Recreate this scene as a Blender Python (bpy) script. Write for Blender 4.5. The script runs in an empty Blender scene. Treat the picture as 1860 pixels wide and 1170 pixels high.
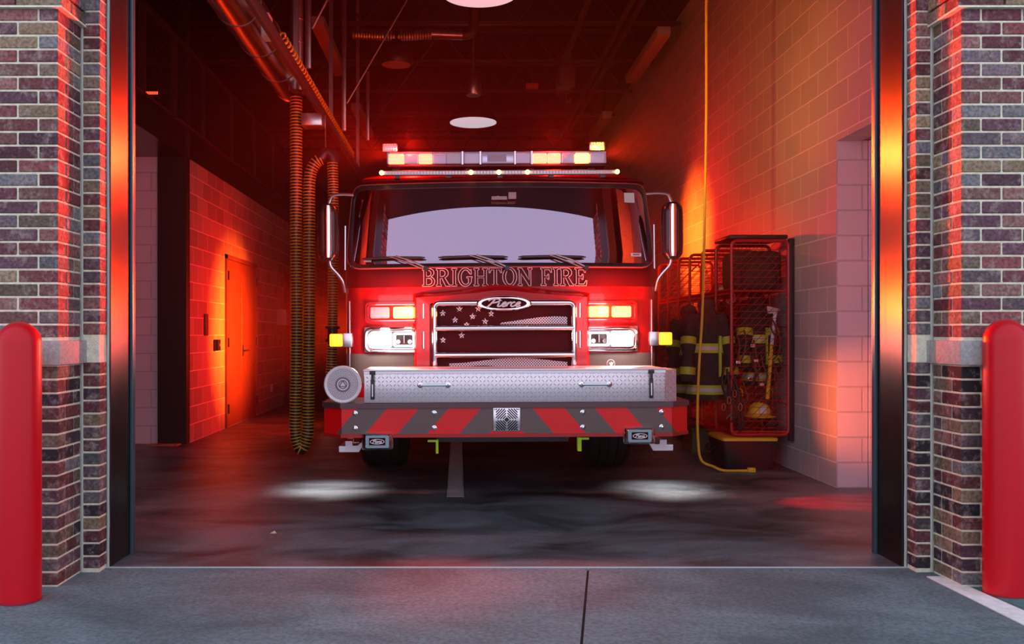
import bpy, bmesh, math, random
from mathutils import Vector, Matrix
random.seed(7)
S = bpy.context.scene
C = S.collection
PI = math.pi
R_ = math.radians

# ------------------------------------------------------------ camera
F = 1700.0; VX = 833.0; VY = 605.0; CAMH = 1.245
cam = bpy.data.objects.new('camera', bpy.data.cameras.new('camera'))
C.objects.link(cam)
cam.location = (0, 0, CAMH); cam.rotation_euler = (R_(90), 0, 0)
cam.data.sensor_width = 36.0
cam.data.lens = F/1860*36
cam.data.shift_x = (930-VX)/1860
cam.data.shift_y = (VY-585)/1860
cam.data.clip_end = 200
S.camera = cam

# ------------------------------------------------------------ world, exposure
S.view_settings.view_transform = 'Standard'
S.view_settings.look = 'None'
S.view_settings.exposure = 0.0
S.view_settings.gamma = 1.0
S.view_settings.use_curve_mapping = False
w = bpy.data.worlds.new('dusk_sky'); S.world = w
w.use_nodes = True
nt = w.node_tree; nt.nodes.clear()
wo = nt.nodes.new('ShaderNodeOutputWorld'); bg = nt.nodes.new('ShaderNodeBackground')
tc = nt.nodes.new('ShaderNodeTexCoord'); sx = nt.nodes.new('ShaderNodeSeparateXYZ'); cr = nt.nodes.new('ShaderNodeValToRGB')
nt.links.new(tc.outputs['Generated'], sx.inputs[0]); nt.links.new(sx.outputs['Z'], cr.inputs[0])
cr.color_ramp.elements[0].position = 0.0; cr.color_ramp.elements[0].color = (0.86, 0.76, 0.88, 1)
cr.color_ramp.elements[1].position = 0.9; cr.color_ramp.elements[1].color = (0.25, 0.58, 0.66, 1)
e = cr.color_ramp.elements.new(0.45); e.color = (0.62, 0.56, 0.78, 1)
nt.links.new(cr.outputs[0], bg.inputs[0]); bg.inputs[1].default_value = 1.75
nt.links.new(bg.outputs[0], wo.inputs[0])

TX, TY = 0.335, 6.46          # middle of the truck's bumper on the floor
RED = (1.0, 0.012, 0.006); AMB = (1.0, 0.44, 0.02); WHT = (1.0, 0.97, 0.92)
ROOT_LIGHTS = []
def lamp(name, kind, loc, col, power, r=0.04, aim=None, cone=90, blend=0.8, truck=True):
    d = bpy.data.lights.new(name, kind); d.energy = power; d.color = col
    o = bpy.data.objects.new(name, d); C.objects.link(o); o.location = loc
    if kind != 'SUN': d.shadow_soft_size = r
    if kind == 'SPOT':
        d.spot_size = R_(cone); d.spot_blend = blend
    if aim is not None:
        o.rotation_euler = (Vector(aim)-Vector(loc)).to_track_quat('-Z', 'Y').to_euler()
    if truck: ROOT_LIGHTS.append(o)
    return o
# light bar flashers
lamp('flasher_lamp', 'POINT', (-0.40, 7.52, 2.78), RED, 95, 0.05)
lamp('flasher_lamp', 'POINT', (0.80, 7.52, 2.78), RED, 55, 0.05)
lamp('flasher_lamp', 'SPOT', (1.25, 7.58, 2.70), AMB, 75, 0.05, (3.04, 10.0, 4.4), 150, 1)
lamp('flasher_lamp', 'SPOT', (-0.55, 7.50, 2.66), (1, .035, .008), 900, 0.03, (-1.95, 4.7, 2.75), 50, .9)
lamp('flasher_lamp', 'SPOT', (1.18, 7.50, 2.66), (1, .06, .008), 900, 0.03, (2.45, 4.7, 2.75), 50, .9)
# grille warning lights
lamp('warning_lamp', 'SPOT', (-0.42, 7.10, 1.405), (1, .04, .008), 900, 0.04, (-1.95, 4.7, 2.1), 52, .9)
lamp('warning_lamp', 'SPOT', (1.17, 7.10, 1.405), (1, .06, .008), 900, 0.04, (2.45, 4.7, 2.1), 52, .9)
lamp('warning_lamp', 'POINT', (-0.42, 7.06, 1.42), (1, .08, .01), 26, 0.04)
lamp('warning_lamp', 'POINT', (1.17, 7.06, 1.42), (1, .08, .01), 26, 0.04)
# headlights
lamp('head_lamp', 'POINT', (-0.62, 7.06, 1.20), WHT, 5, 0.04)
lamp('head_lamp', 'POINT', (1.29, 7.06, 1.20), WHT, 5, 0.04)
# ground lights below the cab steps
lamp('ground_lamp', 'SPOT', (-1.04, 7.45, 0.52), WHT, 40, 0.02, (-1.04, 7.45, 0), 100, 1)
lamp('ground_lamp', 'SPOT', (1.66, 7.45, 0.52), WHT, 40, 0.02, (1.66, 7.45, 0), 100, 1)
# side flashers
lamp('side_lamp', 'SPOT', (1.68, 6.85, 0.66), (1, .13, .02), 230, 0.03, (3.04, 7.5, 0.66), 40, 1)
lamp('flasher_lamp', 'SPOT', (0.10, 7.18, 2.62), RED, 300, 0.03, (-0.1, 4.66, 0.0), 17, 1)  # this and the next beams added ahead of the bar for the apron's red streak
lamp('flasher_lamp', 'SPOT', (0.10, 7.18, 2.62), RED, 120, 0.03, (-0.9, 4.72, 0.0), 15, 1)
lamp('flasher_lamp', 'SPOT', (0.40, 7.18, 2.62), RED, 120, 0.03, (0.55, 4.70, 0.0), 14, 1)
lamp('side_lamp', 'SPOT', (-0.98, 12.2, 1.35), (1, .09, .006), 2600, 0.03, (-3.05, 12.6, 1.30), 72, 1)
lamp('side_lamp', 'SPOT', (1.66, 11.9, 2.46), (1, .09, .006), 900, 0.03, (3.04, 12.0, 2.46), 75, 1)
lamp('side_lamp', 'SPOT', (1.66, 11.7, 2.46), RED, 170, 0.03, (3.04, 11.2, 2.46), 140, 1)
lamp('side_lamp', 'SPOT', (-0.98, 12.0, 1.35), RED, 420, 0.03, (-3.05, 12.0, 1.32), 130, 1)
lamp('side_lamp', 'SPOT', (1.70, 6.78, 0.64), (1, .01, .03), 330, 0.03, (2.78, 6.85, 0.0), 34, 1)
lamp('side_lamp', 'SPOT', (-1.05, 9.7, 1.30), RED, 60, 0.03, (-3.05, 11.2, 1.2), 110, 1)

# ------------------------------------------------------------ materials
MATS = {}
def mat(name, col, rough=0.5, metal=0.0, emit=None, es=0.0, coat=0.0, noise=0.0, nscale=8.0, bump=0.0, bscale=40.0, spec=0.5):
    if name in MATS: return MATS[name]
    m = bpy.data.materials.new(name); MATS[name] = m; m.use_nodes = True
    n = m.node_tree.nodes; l = m.node_tree.links
    p = n['Principled BSDF']
    p.inputs['Base Color'].default_value = (*col, 1); p.inputs['Roughness'].default_value = rough
    p.inputs['Metallic'].default_value = metal; p.inputs['Coat Weight'].default_value = coat
    p.inputs['Coat Roughness'].default_value = 0.04
    p.inputs['Specular IOR Level'].default_value = spec
    if emit:
        p.inputs['Emission Color'].default_value = (*emit, 1); p.inputs['Emission Strength'].default_value = es
    t = n.new('ShaderNodeTexCoord')
    if noise > 0:
        a = n.new('ShaderNodeTexNoise'); a.inputs['Scale'].default_value = nscale; a.inputs['Detail'].default_value = 6
        l.new(t.outputs['Object'], a.inputs['Vector'])
        r = n.new('ShaderNodeValToRGB')
        r.color_ramp.elements[0].position = 0.3; r.color_ramp.elements[1].position = 0.7
        r.color_ramp.elements[0].color = tuple(c*(1-noise) for c in col)+(1,)
        r.color_ramp.elements[1].color = tuple(min(1, c*(1+noise)) for c in col)+(1,)
        l.new(a.outputs['Fac'], r.inputs[0]); l.new(r.outputs[0], p.inputs['Base Color'])
    if bump > 0:
        b = n.new('ShaderNodeTexNoise'); b.inputs['Scale'].default_value = bscale; b.inputs['Detail'].default_value = 4
        l.new(t.outputs['Object'], b.inputs['Vector'])
        bp = n.new('ShaderNodeBump'); bp.inputs['Strength'].default_value = bump; bp.inputs['Distance'].default_value = 0.01
        l.new(b.outputs['Fac'], bp.inputs['Height']); l.new(bp.outputs[0], p.inputs['Normal'])
    return m

def brick_mat():
    m = bpy.data.materials.new('tumbled_brick'); m.use_nodes = True
    n = m.node_tree.nodes; l = m.node_tree.links; p = n['Principled BSDF']
    a = n.new('ShaderNodeAttribute'); a.attribute_name = 'tone'
    t = n.new('ShaderNodeTexCoord')
    no = n.new('ShaderNodeTexNoise'); no.inputs['Scale'].default_value = 16; no.inputs['Detail'].default_value = 9; no.inputs['Roughness'].default_value = .7
    l.new(t.outputs['Object'], no.inputs['Vector'])
    r = n.new('ShaderNodeValToRGB'); r.color_ramp.elements[0].position = .50; r.color_ramp.elements[1].position = .66
    r.color_ramp.elements[0].color = (0, 0, 0, 1); r.color_ramp.elements[1].color = (.75, .75, .75, 1)
    l.new(no.outputs['Fac'], r.inputs[0])
    mx = n.new('ShaderNodeMix'); mx.data_type = 'RGBA'
    l.new(r.outputs[0], mx.inputs[0]); l.new(a.outputs['Color'], mx.inputs[6]); mx.inputs[7].default_value = (.40, .30, .27, 1)
    n2 = n.new('ShaderNodeTexNoise'); n2.inputs['Scale'].default_value = 60; n2.inputs['Detail'].default_value = 6
    l.new(t.outputs['Object'], n2.inputs['Vector'])
    m2 = n.new('ShaderNodeMix'); m2.data_type = 'RGBA'; m2.blend_type = 'MULTIPLY'; m2.inputs[0].default_value = .7
    r2 = n.new('ShaderNodeValToRGB'); r2.color_ramp.elements[0].position = .35; r2.color_ramp.elements[1].position = .6
    r2.color_ramp.elements[0].color = (.35, .35, .35, 1); r2.color_ramp.elements[1].color = (1.2, 1.2, 1.2, 1)
    l.new(n2.outputs['Fac'], r2.inputs[0]); l.new(mx.outputs[2], m2.inputs[6]); l.new(r2.outputs[0], m2.inputs[7])
    l.new(m2.outputs[2], p.inputs['Base Color']); p.inputs['Roughness'].default_value = .75
    bp = n.new('ShaderNodeBump'); bp.inputs['Strength'].default_value = .8; bp.inputs['Distance'].default_value = .012
    l.new(no.outputs['Fac'], bp.inputs['Height']); l.new(bp.outputs[0], p.inputs['Normal'])
    return m

def block_mat(name, col, axis, dark=0.8, joint=1.25):
    """painted concrete blocks, 0.406 x 0.203 m, on a wall along 'x' or 'y'"""
    m = bpy.data.materials.new(name); m.use_nodes = True
    n = m.node_tree.nodes; l = m.node_tree.links; p = n['Principled BSDF']
    t = n.new('ShaderNodeTexCoord'); s = n.new('ShaderNodeSeparateXYZ'); c = n.new('ShaderNodeCombineXYZ')
    l.new(t.outputs['Object'], s.inputs[0]); l.new(s.outputs['X' if axis == 'x' else 'Y'], c.inputs[0]); l.new(s.outputs['Z'], c.inputs[1])
    b = n.new('ShaderNodeTexBrick'); l.new(c.outputs[0], b.inputs['Vector'])
    b.inputs['Scale'].default_value = 1.0; b.inputs['Brick Width'].default_value = .406; b.inputs['Row Height'].default_value = .203
    b.inputs['Mortar Size'].default_value = .007; b.inputs['Mortar Smooth'].default_value = .3; b.offset = .5
    b.inputs['Color1'].default_value = (*col, 1); b.inputs['Color2'].default_value = tuple(v*dark for v in col)+(1,)
    b.inputs['Mortar'].default_value = tuple(min(1, v*joint) for v in col)+(1,)
    l.new(b.outputs['Color'], p.inputs['Base Color']); p.inputs['Roughness'].default_value = .42
    no = n.new('ShaderNodeTexNoise'); no.inputs['Scale'].default_value = 90; no.inputs['Detail'].default_value = 4
    l.new(t.outputs['Object'], no.inputs['Vector'])
    mu = n.new('ShaderNodeMath'); mu.operation = 'MULTIPLY_ADD'; mu.inputs[1].default_value = -3.0
    l.new(b.outputs['Fac'], mu.inputs[0]); l.new(no.outputs['Fac'], mu.inputs[2])
    bp = n.new('ShaderNodeBump'); bp.inputs['Strength'].default_value = .55; bp.inputs['Distance'].default_value = .004
    l.new(mu.outputs[0], bp.inputs['Height']); l.new(bp.outputs[0], p.inputs['Normal'])
    return m

def concrete_mat(name, c1, c2, rough, stain=0.6, scale=1.0):
    m = bpy.data.materials.new(name); m.use_nodes = True
    n = m.node_tree.nodes; l = m.node_tree.links; p = n['Principled BSDF']
    t = n.new('ShaderNodeTexCoord'); mp = n.new('ShaderNodeMapping'); mp.inputs['Scale'].default_value = (scale*.8, scale*1.3, 1)
    l.new(t.outputs['Object'], mp.inputs[0])
    a = n.new('ShaderNodeTexNoise'); a.inputs['Scale'].default_value = 1.3; a.inputs['Detail'].default_value = 9; a.inputs['Roughness'].default_value = .62; a.inputs['Distortion'].default_value = .6
    l.new(mp.outputs[0], a.inputs['Vector'])
    r = n.new('ShaderNodeValToRGB'); r.color_ramp.elements[0].position = .36; r.color_ramp.elements[1].position = .62
    r.color_ramp.elements[0].color = tuple(v*(1-stain) for v in c1)+(1,); r.color_ramp.elements[1].color = (*c2, 1)
    l.new(a.outputs['Fac'], r.inputs[0])
    b = n.new('ShaderNodeTexNoise'); b.inputs['Scale'].default_value = 45; b.inputs['Detail'].default_value = 8; b.inputs['Roughness'].default_value = .75
    l.new(t.outputs['Object'], b.inputs['Vector'])
    r2 = n.new('ShaderNodeValToRGB'); r2.color_ramp.elements[0].position = .32; r2.color_ramp.elements[1].position = .62
    r2.color_ramp.elements[0].color = (.38, .38, .38, 1); r2.color_ramp.elements[1].color = (1.25, 1.25, 1.25, 1)
    l.new(b.outputs['Fac'], r2.inputs[0])
    mx = n.new('ShaderNodeMix'); mx.data_type = 'RGBA'; mx.blend_type = 'MULTIPLY'; mx.inputs[0].default_value = .75
    l.new(r.outputs[0], mx.inputs[6]); l.new(r2.outputs[0], mx.inputs[7]); l.new(mx.outputs[2], p.inputs['Base Color'])
    p.inputs['Roughness'].default_value = rough
    bp = n.new('ShaderNodeBump'); bp.inputs['Strength'].default_value = .35; bp.inputs['Distance'].default_value = .006
    l.new(b.outputs['Fac'], bp.inputs['Height']); l.new(bp.outputs[0], p.inputs['Normal'])
    return m

def glass_mat(name, tint, refl, rough=0.0):
    m = bpy.data.materials.new(name); m.use_nodes = True
    n = m.node_tree.nodes; l = m.node_tree.links; n.remove(n['Principled BSDF'])
    tr = n.new('ShaderNodeBsdfTransparent'); tr.inputs[0].default_value = (*tint, 1)
    gl = n.new('ShaderNodeBsdfGlossy'); gl.inputs['Roughness'].default_value = rough; gl.inputs[0].default_value = (1, .80, .97, 1)
    fr = n.new('ShaderNodeFresnel'); fr.inputs[0].default_value = 1.5
    ma = n.new('ShaderNodeMath'); ma.operation = 'ADD'; ma.inputs[1].default_value = refl; ma.use_clamp = True
    l.new(fr.outputs[0], ma.inputs[0])
    mx = n.new('ShaderNodeMixShader'); l.new(ma.outputs[0], mx.inputs[0]); l.new(tr.outputs[0], mx.inputs[1]); l.new(gl.outputs[0], mx.inputs[2])
    l.new(mx.outputs[0], n['Material Output'].inputs[0])
    return m

def chevron_mat():
    m = bpy.data.materials.new('chevron_striping'); m.use_nodes = True
    n = m.node_tree.nodes; l = m.node_tree.links; p = n['Principled BSDF']
    t = n.new('ShaderNodeTexCoord'); s = n.new('ShaderNodeSeparateXYZ'); l.new(t.outputs['Object'], s.inputs[0])
    def M(op, a, b=None, c=None):
        k = n.new('ShaderNodeMath'); k.operation = op
        for i, v in enumerate((a, b, c)):
            if v is None: continue
            if isinstance(v, (int, float)): k.inputs[i].default_value = v
            else: l.new(v, k.inputs[i])
        return k.outputs[0]
    ax = M('ABSOLUTE', s.outputs['X'])
    tt = M('MULTIPLY', M('SUBTRACT', s.outputs['Z'], .735), .85)
    v = M('ADD', ax, tt)                      # stripes run outward going down
    fr = M('FRACT', M('ADD', M('DIVIDE', M('SUBTRACT', v, .17), .428), 10.0))
    k = M('LESS_THAN', fr, .52)
    mx = n.new('ShaderNodeMix'); mx.data_type = 'RGBA'
    l.new(k, mx.inputs[0]); mx.inputs[6].default_value = (.135, .095, .085, 1); mx.inputs[7].default_value = (.80, .004, .006, 1)
    l.new(mx.outputs[2], p.inputs['Base Color']); p.inputs['Roughness'].default_value = .38
    return m

def hatch_mat(name, light, dark, pitch):
    """diamond punched screen"""
    m = bpy.data.materials.new(name); m.use_nodes = True
    n = m.node_tree.nodes; l = m.node_tree.links; p = n['Principled BSDF']
    t = n.new('ShaderNodeTexCoord'); s = n.new('ShaderNodeSeparateXYZ'); l.new(t.outputs['Object'], s.inputs[0])
    def M(op, a, b=None):
        k = n.new('ShaderNodeMath'); k.operation = op
        for i, v in enumerate((a, b)):
            if v is None: continue
            if isinstance(v, (int, float)): k.inputs[i].default_value = v
            else: l.new(v, k.inputs[i])
        return k.outputs[0]
    a = M('FRACT', M('ADD', M('DIVIDE', M('ADD', s.outputs['X'], s.outputs['Z']), pitch), 50))
    b = M('FRACT', M('ADD', M('DIVIDE', M('SUBTRACT', s.outputs['X'], s.outputs['Z']), pitch), 50))
    k = M('MAXIMUM', M('LESS_THAN', a, .42), M('LESS_THAN', b, .42))
    mx = n.new('ShaderNodeMix'); mx.data_type = 'RGBA'
    l.new(k, mx.inputs[0]); mx.inputs[6].default_value = (*dark, 1); mx.inputs[7].default_value = (*light, 1)
    l.new(mx.outputs[2], p.inputs['Base Color']); p.inputs['Roughness'].default_value = .6; p.inputs['Specular IOR Level'].default_value = .1
    return m

def led_mat(name, col, strength, base, pitch=.011):
    """lens with rows of small diodes"""
    m = bpy.data.materials.new(name); m.use_nodes = True
    n = m.node_tree.nodes; l = m.node_tree.links; p = n['Principled BSDF']
    t = n.new('ShaderNodeTexCoord')
    v = n.new('ShaderNodeTexVoronoi'); v.inputs['Scale'].default_value = 1/pitch; v.inputs['Randomness'].default_value = .15
    l.new(t.outputs['Object'], v.inputs['Vector'])
    r = n.new('ShaderNodeMapRange'); r.inputs['From Min'].default_value = 0; r.inputs['From Max'].default_value = .8
    r.inputs['To Min'].default_value = strength*1.4; r.inputs['To Max'].default_value = strength*.35
    l.new(v.outputs['Distance'], r.inputs['Value']); l.new(r.outputs[0], p.inputs['Emission Strength'])
    p.inputs['Emission Color'].default_value = (*col, 1); p.inputs['Base Color'].default_value = (*base, 1)
    p.inputs['Roughness'].default_value = .15; p.inputs['Coat Weight'].default_value = 1
    return m

def hose_mat():
    return mat('hose_yellow', (.50, .30, .03), .45)

M_brick = brick_mat()
M_mortar = mat('mortar', (.84, .81, .61), .9, noise=.15, nscale=30, bump=.5, bscale=120)
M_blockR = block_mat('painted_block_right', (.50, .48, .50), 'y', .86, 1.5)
M_blockF = block_mat('sky_tinted_block_front', (.80, .76, .88), 'x', .97, .75)  # lavender skylight from the doorway put into the front-facing block colour
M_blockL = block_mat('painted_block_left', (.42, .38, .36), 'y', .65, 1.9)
M_floor = concrete_mat('bay_concrete', (.10, .11, .13), (.19, .21, .24), .40, .75)
M_apron = concrete_mat('apron_concrete', (.145, .21, .235), (.19, .265, .295), .75, .3)
M_stone = mat('cast_stone', (.42, .42, .40), .85, noise=.18, nscale=60, bump=.5, bscale=150)
M_jamb = mat('black_steel', (.040, .030, .030), .33, .75, noise=.2, nscale=6)
M_jedge = mat('track_steel', (.10, .16, .19), .35, .5)
M_dark = mat('dark_paint', (.018, .014, .014), .55)
M_darkg = mat('dark_glossy_paint', (.02, .012, .012), .25)
M_beam = mat('dark_beam', (.05, .03, .028), .5)
M_bollard = mat('red_plastic', (.66, .004, .014), .32, spec=.35, bump=.03, bscale=300)
M_white = mat('white_paint', (.88, .92, .90), .7, noise=.12, nscale=25)
M_teal = mat('teal_paint', (.07, .20, .20), .7, noise=.2, nscale=25)
M_joint = mat('joint_filler', (.05, .04, .04), .9)
M_chrome = mat('chrome', (.85, .85, .87), .07, 1.0)
M_alu = mat('brushed_aluminium', (.72, .72, .75), .28, 1.0)
M_tread = mat('tread_plate', (.80, .80, .84), .30, .55)
M_redpaint = mat('fire_red_paint', (.42, .004, .008), .22, coat=1.0)
M_blackpaint = mat('maroon_black_paint', (.10, .002, .004), .35, coat=0, spec=.15)
M_rub = mat('black_rubber', (.02, .018, .018), .6, bump=.1, bscale=80)
M_trim = mat('black_trim', (.02, .016, .018), .35)
M_taupe = mat('taupe_striping', (.16, .11, .095), .5)
M_glass = glass_mat('windshield_glass', (.34, .30, .34), .33)
M_lens = glass_mat('clear_lens', (.92, .92, .95), .05)
M_screen = hatch_mat('punched_screen', (.95, .92, .95), (.07, .003, .006), .021)
M_screend = hatch_mat('dark_screen', (.09, .008, .01), (.03, .003, .004), .0125)
M_ledred = led_mat('lit_red_diodes', (1, .17, .04), 7.0, (.8, .3, .2))
M_ledamb = led_mat('lit_amber_diodes', (1, .48, .07), 7.0, (.8, .5, .2))
M_ledwht = led_mat('lit_white_diodes', (1, .98, .95), 26.0, (.9, .9, .9))
M_halo = mat('lit_white_halo', (.9, .9, .9), .2, emit=(1, .97, .96), es=3.0)
M_ledoff = led_mat('faint_glow_diodes', (1, .6, .65), .08, (.62, .50, .55))  # switched-off modules, faint glow added to the lens
M_ledpink = led_mat('faint_glow_pink_diodes', (1, .3, .35), .35, (.65, .28, .33))  # switched-off lamp, pink glow added to its lens
M_mark = mat('amber_marker', (.9, .45, .03), .3, emit=(1, .42, .02), es=1.6)
M_dot = mat('amber_clearance', (.9, .45, .03), .3, emit=(1, .62, .10), es=9)
M_yel = mat('yellow_plastic', (.80, .52, .03), .45)
M_lime = mat('lime_glow_paint', (.50, .72, .03), .45, emit=(.5, .8, .03), es=.12)  # lime paint with a weak added glow, no lamp
M_rack = mat('red_powder_coat', (.42, .012, .010), .35)
M_cloth = mat('black_cloth', (.035, .028, .022), .9, noise=.3, nscale=20, bump=.4, bscale=60)
M_refl = mat('reflective_tape', (.62, .62, .58), .4)
M_limetape = mat('lime_tape', (.55, .62, .04), .5)
M_doorp = mat('door_paint', (.16, .06, .05), .33, noise=.1, nscale=3)
M_grey = mat('grey_enamel', (.35, .33, .32), .4)
M_galv = mat('galvanised_steel', (.50, .48, .50), .32, .9, noise=.15, nscale=12)
M_seat = mat('seat_vinyl', (.10, .07, .08), .6)
M_letter = mat('silver_lettering', (.90, .66, .70), .35, .0)
M_logo = mat('logo_black', (.05, .002, .006), .7, spec=.1)
M_white2 = mat('white_enamel', (.85, .85, .85), .3)
M_highbay = mat('lit_diffuser', (.8, .8, .82), .5, emit=(.86, .85, .95), es=.55)
M_leddisp = mat('lit_red_display', (.3, .02, .02), .4, emit=(1, .05, .02), es=3)
M_clearbowl = glass_mat('acrylic_reflector', (.82, .80, .80), -1.0)

# ------------------------------------------------------------ mesh builder
class MB:
    def __init__(self): self.v = []; self.f = []; self.m = []; self.c = []
    def add(self, vs, fs, mi=0, col=None):
        o = len(self.v); self.v += [tuple(p) for p in vs]
        for f in fs:
            self.f.append([i+o for i in f]); self.m.append(mi); self.c.append(col)
        return self
    def box(self, x0, x1, y0, y1, z0, z1, mi=0, col=None, bev=0.0, seg=2):
        if bev <= 0:
            vs = [(x, y, z) for x in (x0, x1) for y in (y0, y1) for z in (z0, z1)]
            return self.add(vs, [(0, 1, 3, 2), (4, 6, 7, 5), (0, 4, 5, 1), (2, 3, 7, 6), (0, 2, 6, 4), (1, 5, 7, 3)], mi, col)
        b = bmesh.new(); bmesh.ops.create_cube(b, size=1)
        for q in b.verts: q.co = Vector(((x0+x1)/2+q.co.x*(x1-x0), (y0+y1)/2+q.co.y*(y1-y0), (z0+z1)/2+q.co.z*(z1-z0)))
        bmesh.ops.bevel(b, geom=b.edges[:], offset=bev, segments=seg, profile=.5, affect='EDGES')
        return self.bm(b, mi, col)
    def bm(self, b, mi=0, col=None):
        b.verts.index_update()
        self.add([q.co.copy() for q in b.verts], [[q.index for q in f.verts] for f in b.faces], mi, col); b.free(); return self
    def ring_loft(self, rings, mi=0, closed=True, caps=True):
        n = len(rings[0]); vs = [p for r in rings for p in r]; fs = []
        for i in range(len(rings)-1):
            for j in range(n if closed else n-1):
                k = (j+1) % n; fs.append((i*n+j, i*n+k, (i+1)*n+k, (i+1)*n+j))
        if caps and closed:
            fs.append(tuple(range(n-1, -1, -1))); fs.append(tuple((len(rings)-1)*n+j for j in range(n)))
        return self.add(vs, fs, mi)
    def tube(self, pts, r, n=8, mi=0, closed=False, caps=True):
        pts = [Vector(p) for p in pts]; N = len(pts); rings = []
        up = None
        for i, p in enumerate(pts):
            if closed: t = pts[(i+1) % N]-pts[i-1]
            else: t = pts[min(i+1, N-1)]-pts[max(i-1, 0)]
            if t.length < 1e-9: t = Vector((0, 0, 1))
            t.normalize()
            if up is None:
                up = Vector((0, 0, 1)) if abs(t.z) < .9 else Vector((1, 0, 0))
            a = up-t*up.dot(t)
            if a.length < 1e-6: a = t.orthogonal()
            a.normalize(); up = a; b = t.cross(a)
            rr = r[i] if isinstance(r, (list, tuple)) else r
            rings.append([p+a*math.cos(2*PI*j/n)*rr+b*math.sin(2*PI*j/n)*rr for j in range(n)])
        if closed: rings.append(rings[0])
        return self.ring_loft(rings, mi, True, caps and not closed)
    def cyl(self, p0, p1, r0, r1=None, n=20, mi=0):
        return self.tube([p0, p1], [r0, r0 if r1 is None else r1], n, mi)
    def lathe(self, c, prof, axis='z', n=28, mi=0, caps=True):
        """prof: (radius, height along the axis)"""
        rings = []
        for r, h in prof:
            ring = []
            for j in range(n):
                a = 2*PI*j/n; u = r*math.cos(a); v = r*math.sin(a)
                ring.append((c[0]+u, c[1]+v, c[2]+h) if axis == 'z' else (c[0]+u, c[1]+h, c[2]+v) if axis == 'y' else (c[0]+h, c[1]+u, c[2]+v))
            rings.append(ring)
        return self.ring_loft(rings, mi, True, caps)
    def prism(self, poly, y0, y1, mi=0):
        """poly of (x,z) pushed along y"""
        n = len(poly)
        vs = [(x, y0, z) for x, z in poly]+[(x, y1, z) for x, z in poly]
        fs = [tuple(range(n)), tuple(range(2*n-1, n-1, -1))]+[(i, i+n, (i+1) % n+n, (i+1) % n) for i in range(n)]
        return self.add(vs, fs, mi)
    def frame(self, outer, inner, y0, y1, mi=0):
        """ring between two loops of (x,z) with equal point counts"""
        n = len(outer); vs = []
        for y in (y0, y1):
            vs += [(x, y, z) for x, z in outer]+[(x, y, z) for x, z in inner]
        fs = []
        for i in range(n):
            j = (i+1) % n
            fs += [(i, j, n+j, n+i), (2*n+i, 3*n+i, 3*n+j, 2*n+j), (i, 2*n+i, 2*n+j, j), (n+i, n+j, 3*n+j, 3*n+i)]
        return self.add(vs, fs, mi)

def rrect(cx, cz, w, h, r, n=5):
    pts = []
    for sx, sz, a0 in ((1, 1, 0), (-1, 1, 90), (-1, -1, 180), (1, -1, 270)):
        for k in range(n+1):
            a = R_(a0+90*k/n)
            pts.append((cx+sx*(w/2-r)+r*math.cos(a), cz+sz*(h/2-r)+r*math.sin(a)))
    return pts
def ellip(cx, cz, a, b, n=40):
    return [(cx+a*math.cos(2*PI*i/n), cz+b*math.sin(2*PI*i/n)) for i in range(n)]

BASE = {}
def thing(name, label, cat, loc, group=None, kind=None):
    o = bpy.data.objects.new(name, None); C.objects.link(o); o.location = loc; o.empty_display_size = .1
    o['label'] = label; o['category'] = cat
    if group: o['group'] = group
    BASE[o.name] = Vector(loc); return o
def obj(name, mb, m, parent=None, loc=(0, 0, 0), angle=35, label=None):
    if parent is not None: base = BASE[parent.name]
    else: base = Vector(loc)
    me = bpy.data.meshes.new(name)
    me.from_pydata([tuple(Vector(p)-base) for p in mb.v], [], mb.f)
    for k in (m if isinstance(m, (list, tuple)) else [m]): me.materials.append(k)
    me.polygons.foreach_set('material_index', mb.m)
    if any(c is not None for c in mb.c):
        a = me.attributes.new('tone', 'FLOAT_COLOR', 'FACE')
        for i, c in enumerate(mb.c): a.data[i].color = (*(c or (.5, .5, .5)), 1)
    b = bmesh.new(); b.from_mesh(me); bmesh.ops.recalc_face_normals(b, faces=b.faces[:]); b.to_mesh(me); b.free()
    me.polygons.foreach_set('use_smooth', [True]*len(me.polygons)); me.set_sharp_from_angle(angle=R_(angle))
    o = bpy.data.objects.new(name, me); C.objects.link(o)
    BASE[o.name] = base
    if parent is not None: o.parent = parent
    else: o.location = base
    if label: o['label'] = label
    return o
def tag(o, label, cat, group=None, kind=None):
    o['label'] = label; o['category'] = cat
    if group: o['group'] = group
    if kind: o['kind'] = kind
    return o
def struct(name, mb, m, angle=35):
    o = obj(name, mb, m, angle=angle); o['kind'] = 'structure'; return o
def dup(root, loc, label=None, group=None):
    r = root.copy(); C.objects.link(r); r.location = loc
    if label: r['label'] = label
    if group: r['group'] = group
    for ch in list(root.children):
        c = ch.copy(); C.objects.link(c); c.parent = r
        for g in ch.children:
            d = g.copy(); C.objects.link(d); d.parent = c
    return r
def P(px, py, D): return ((px-VX)*D/F, D, CAMH-(py-VY)*D/F)

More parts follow.
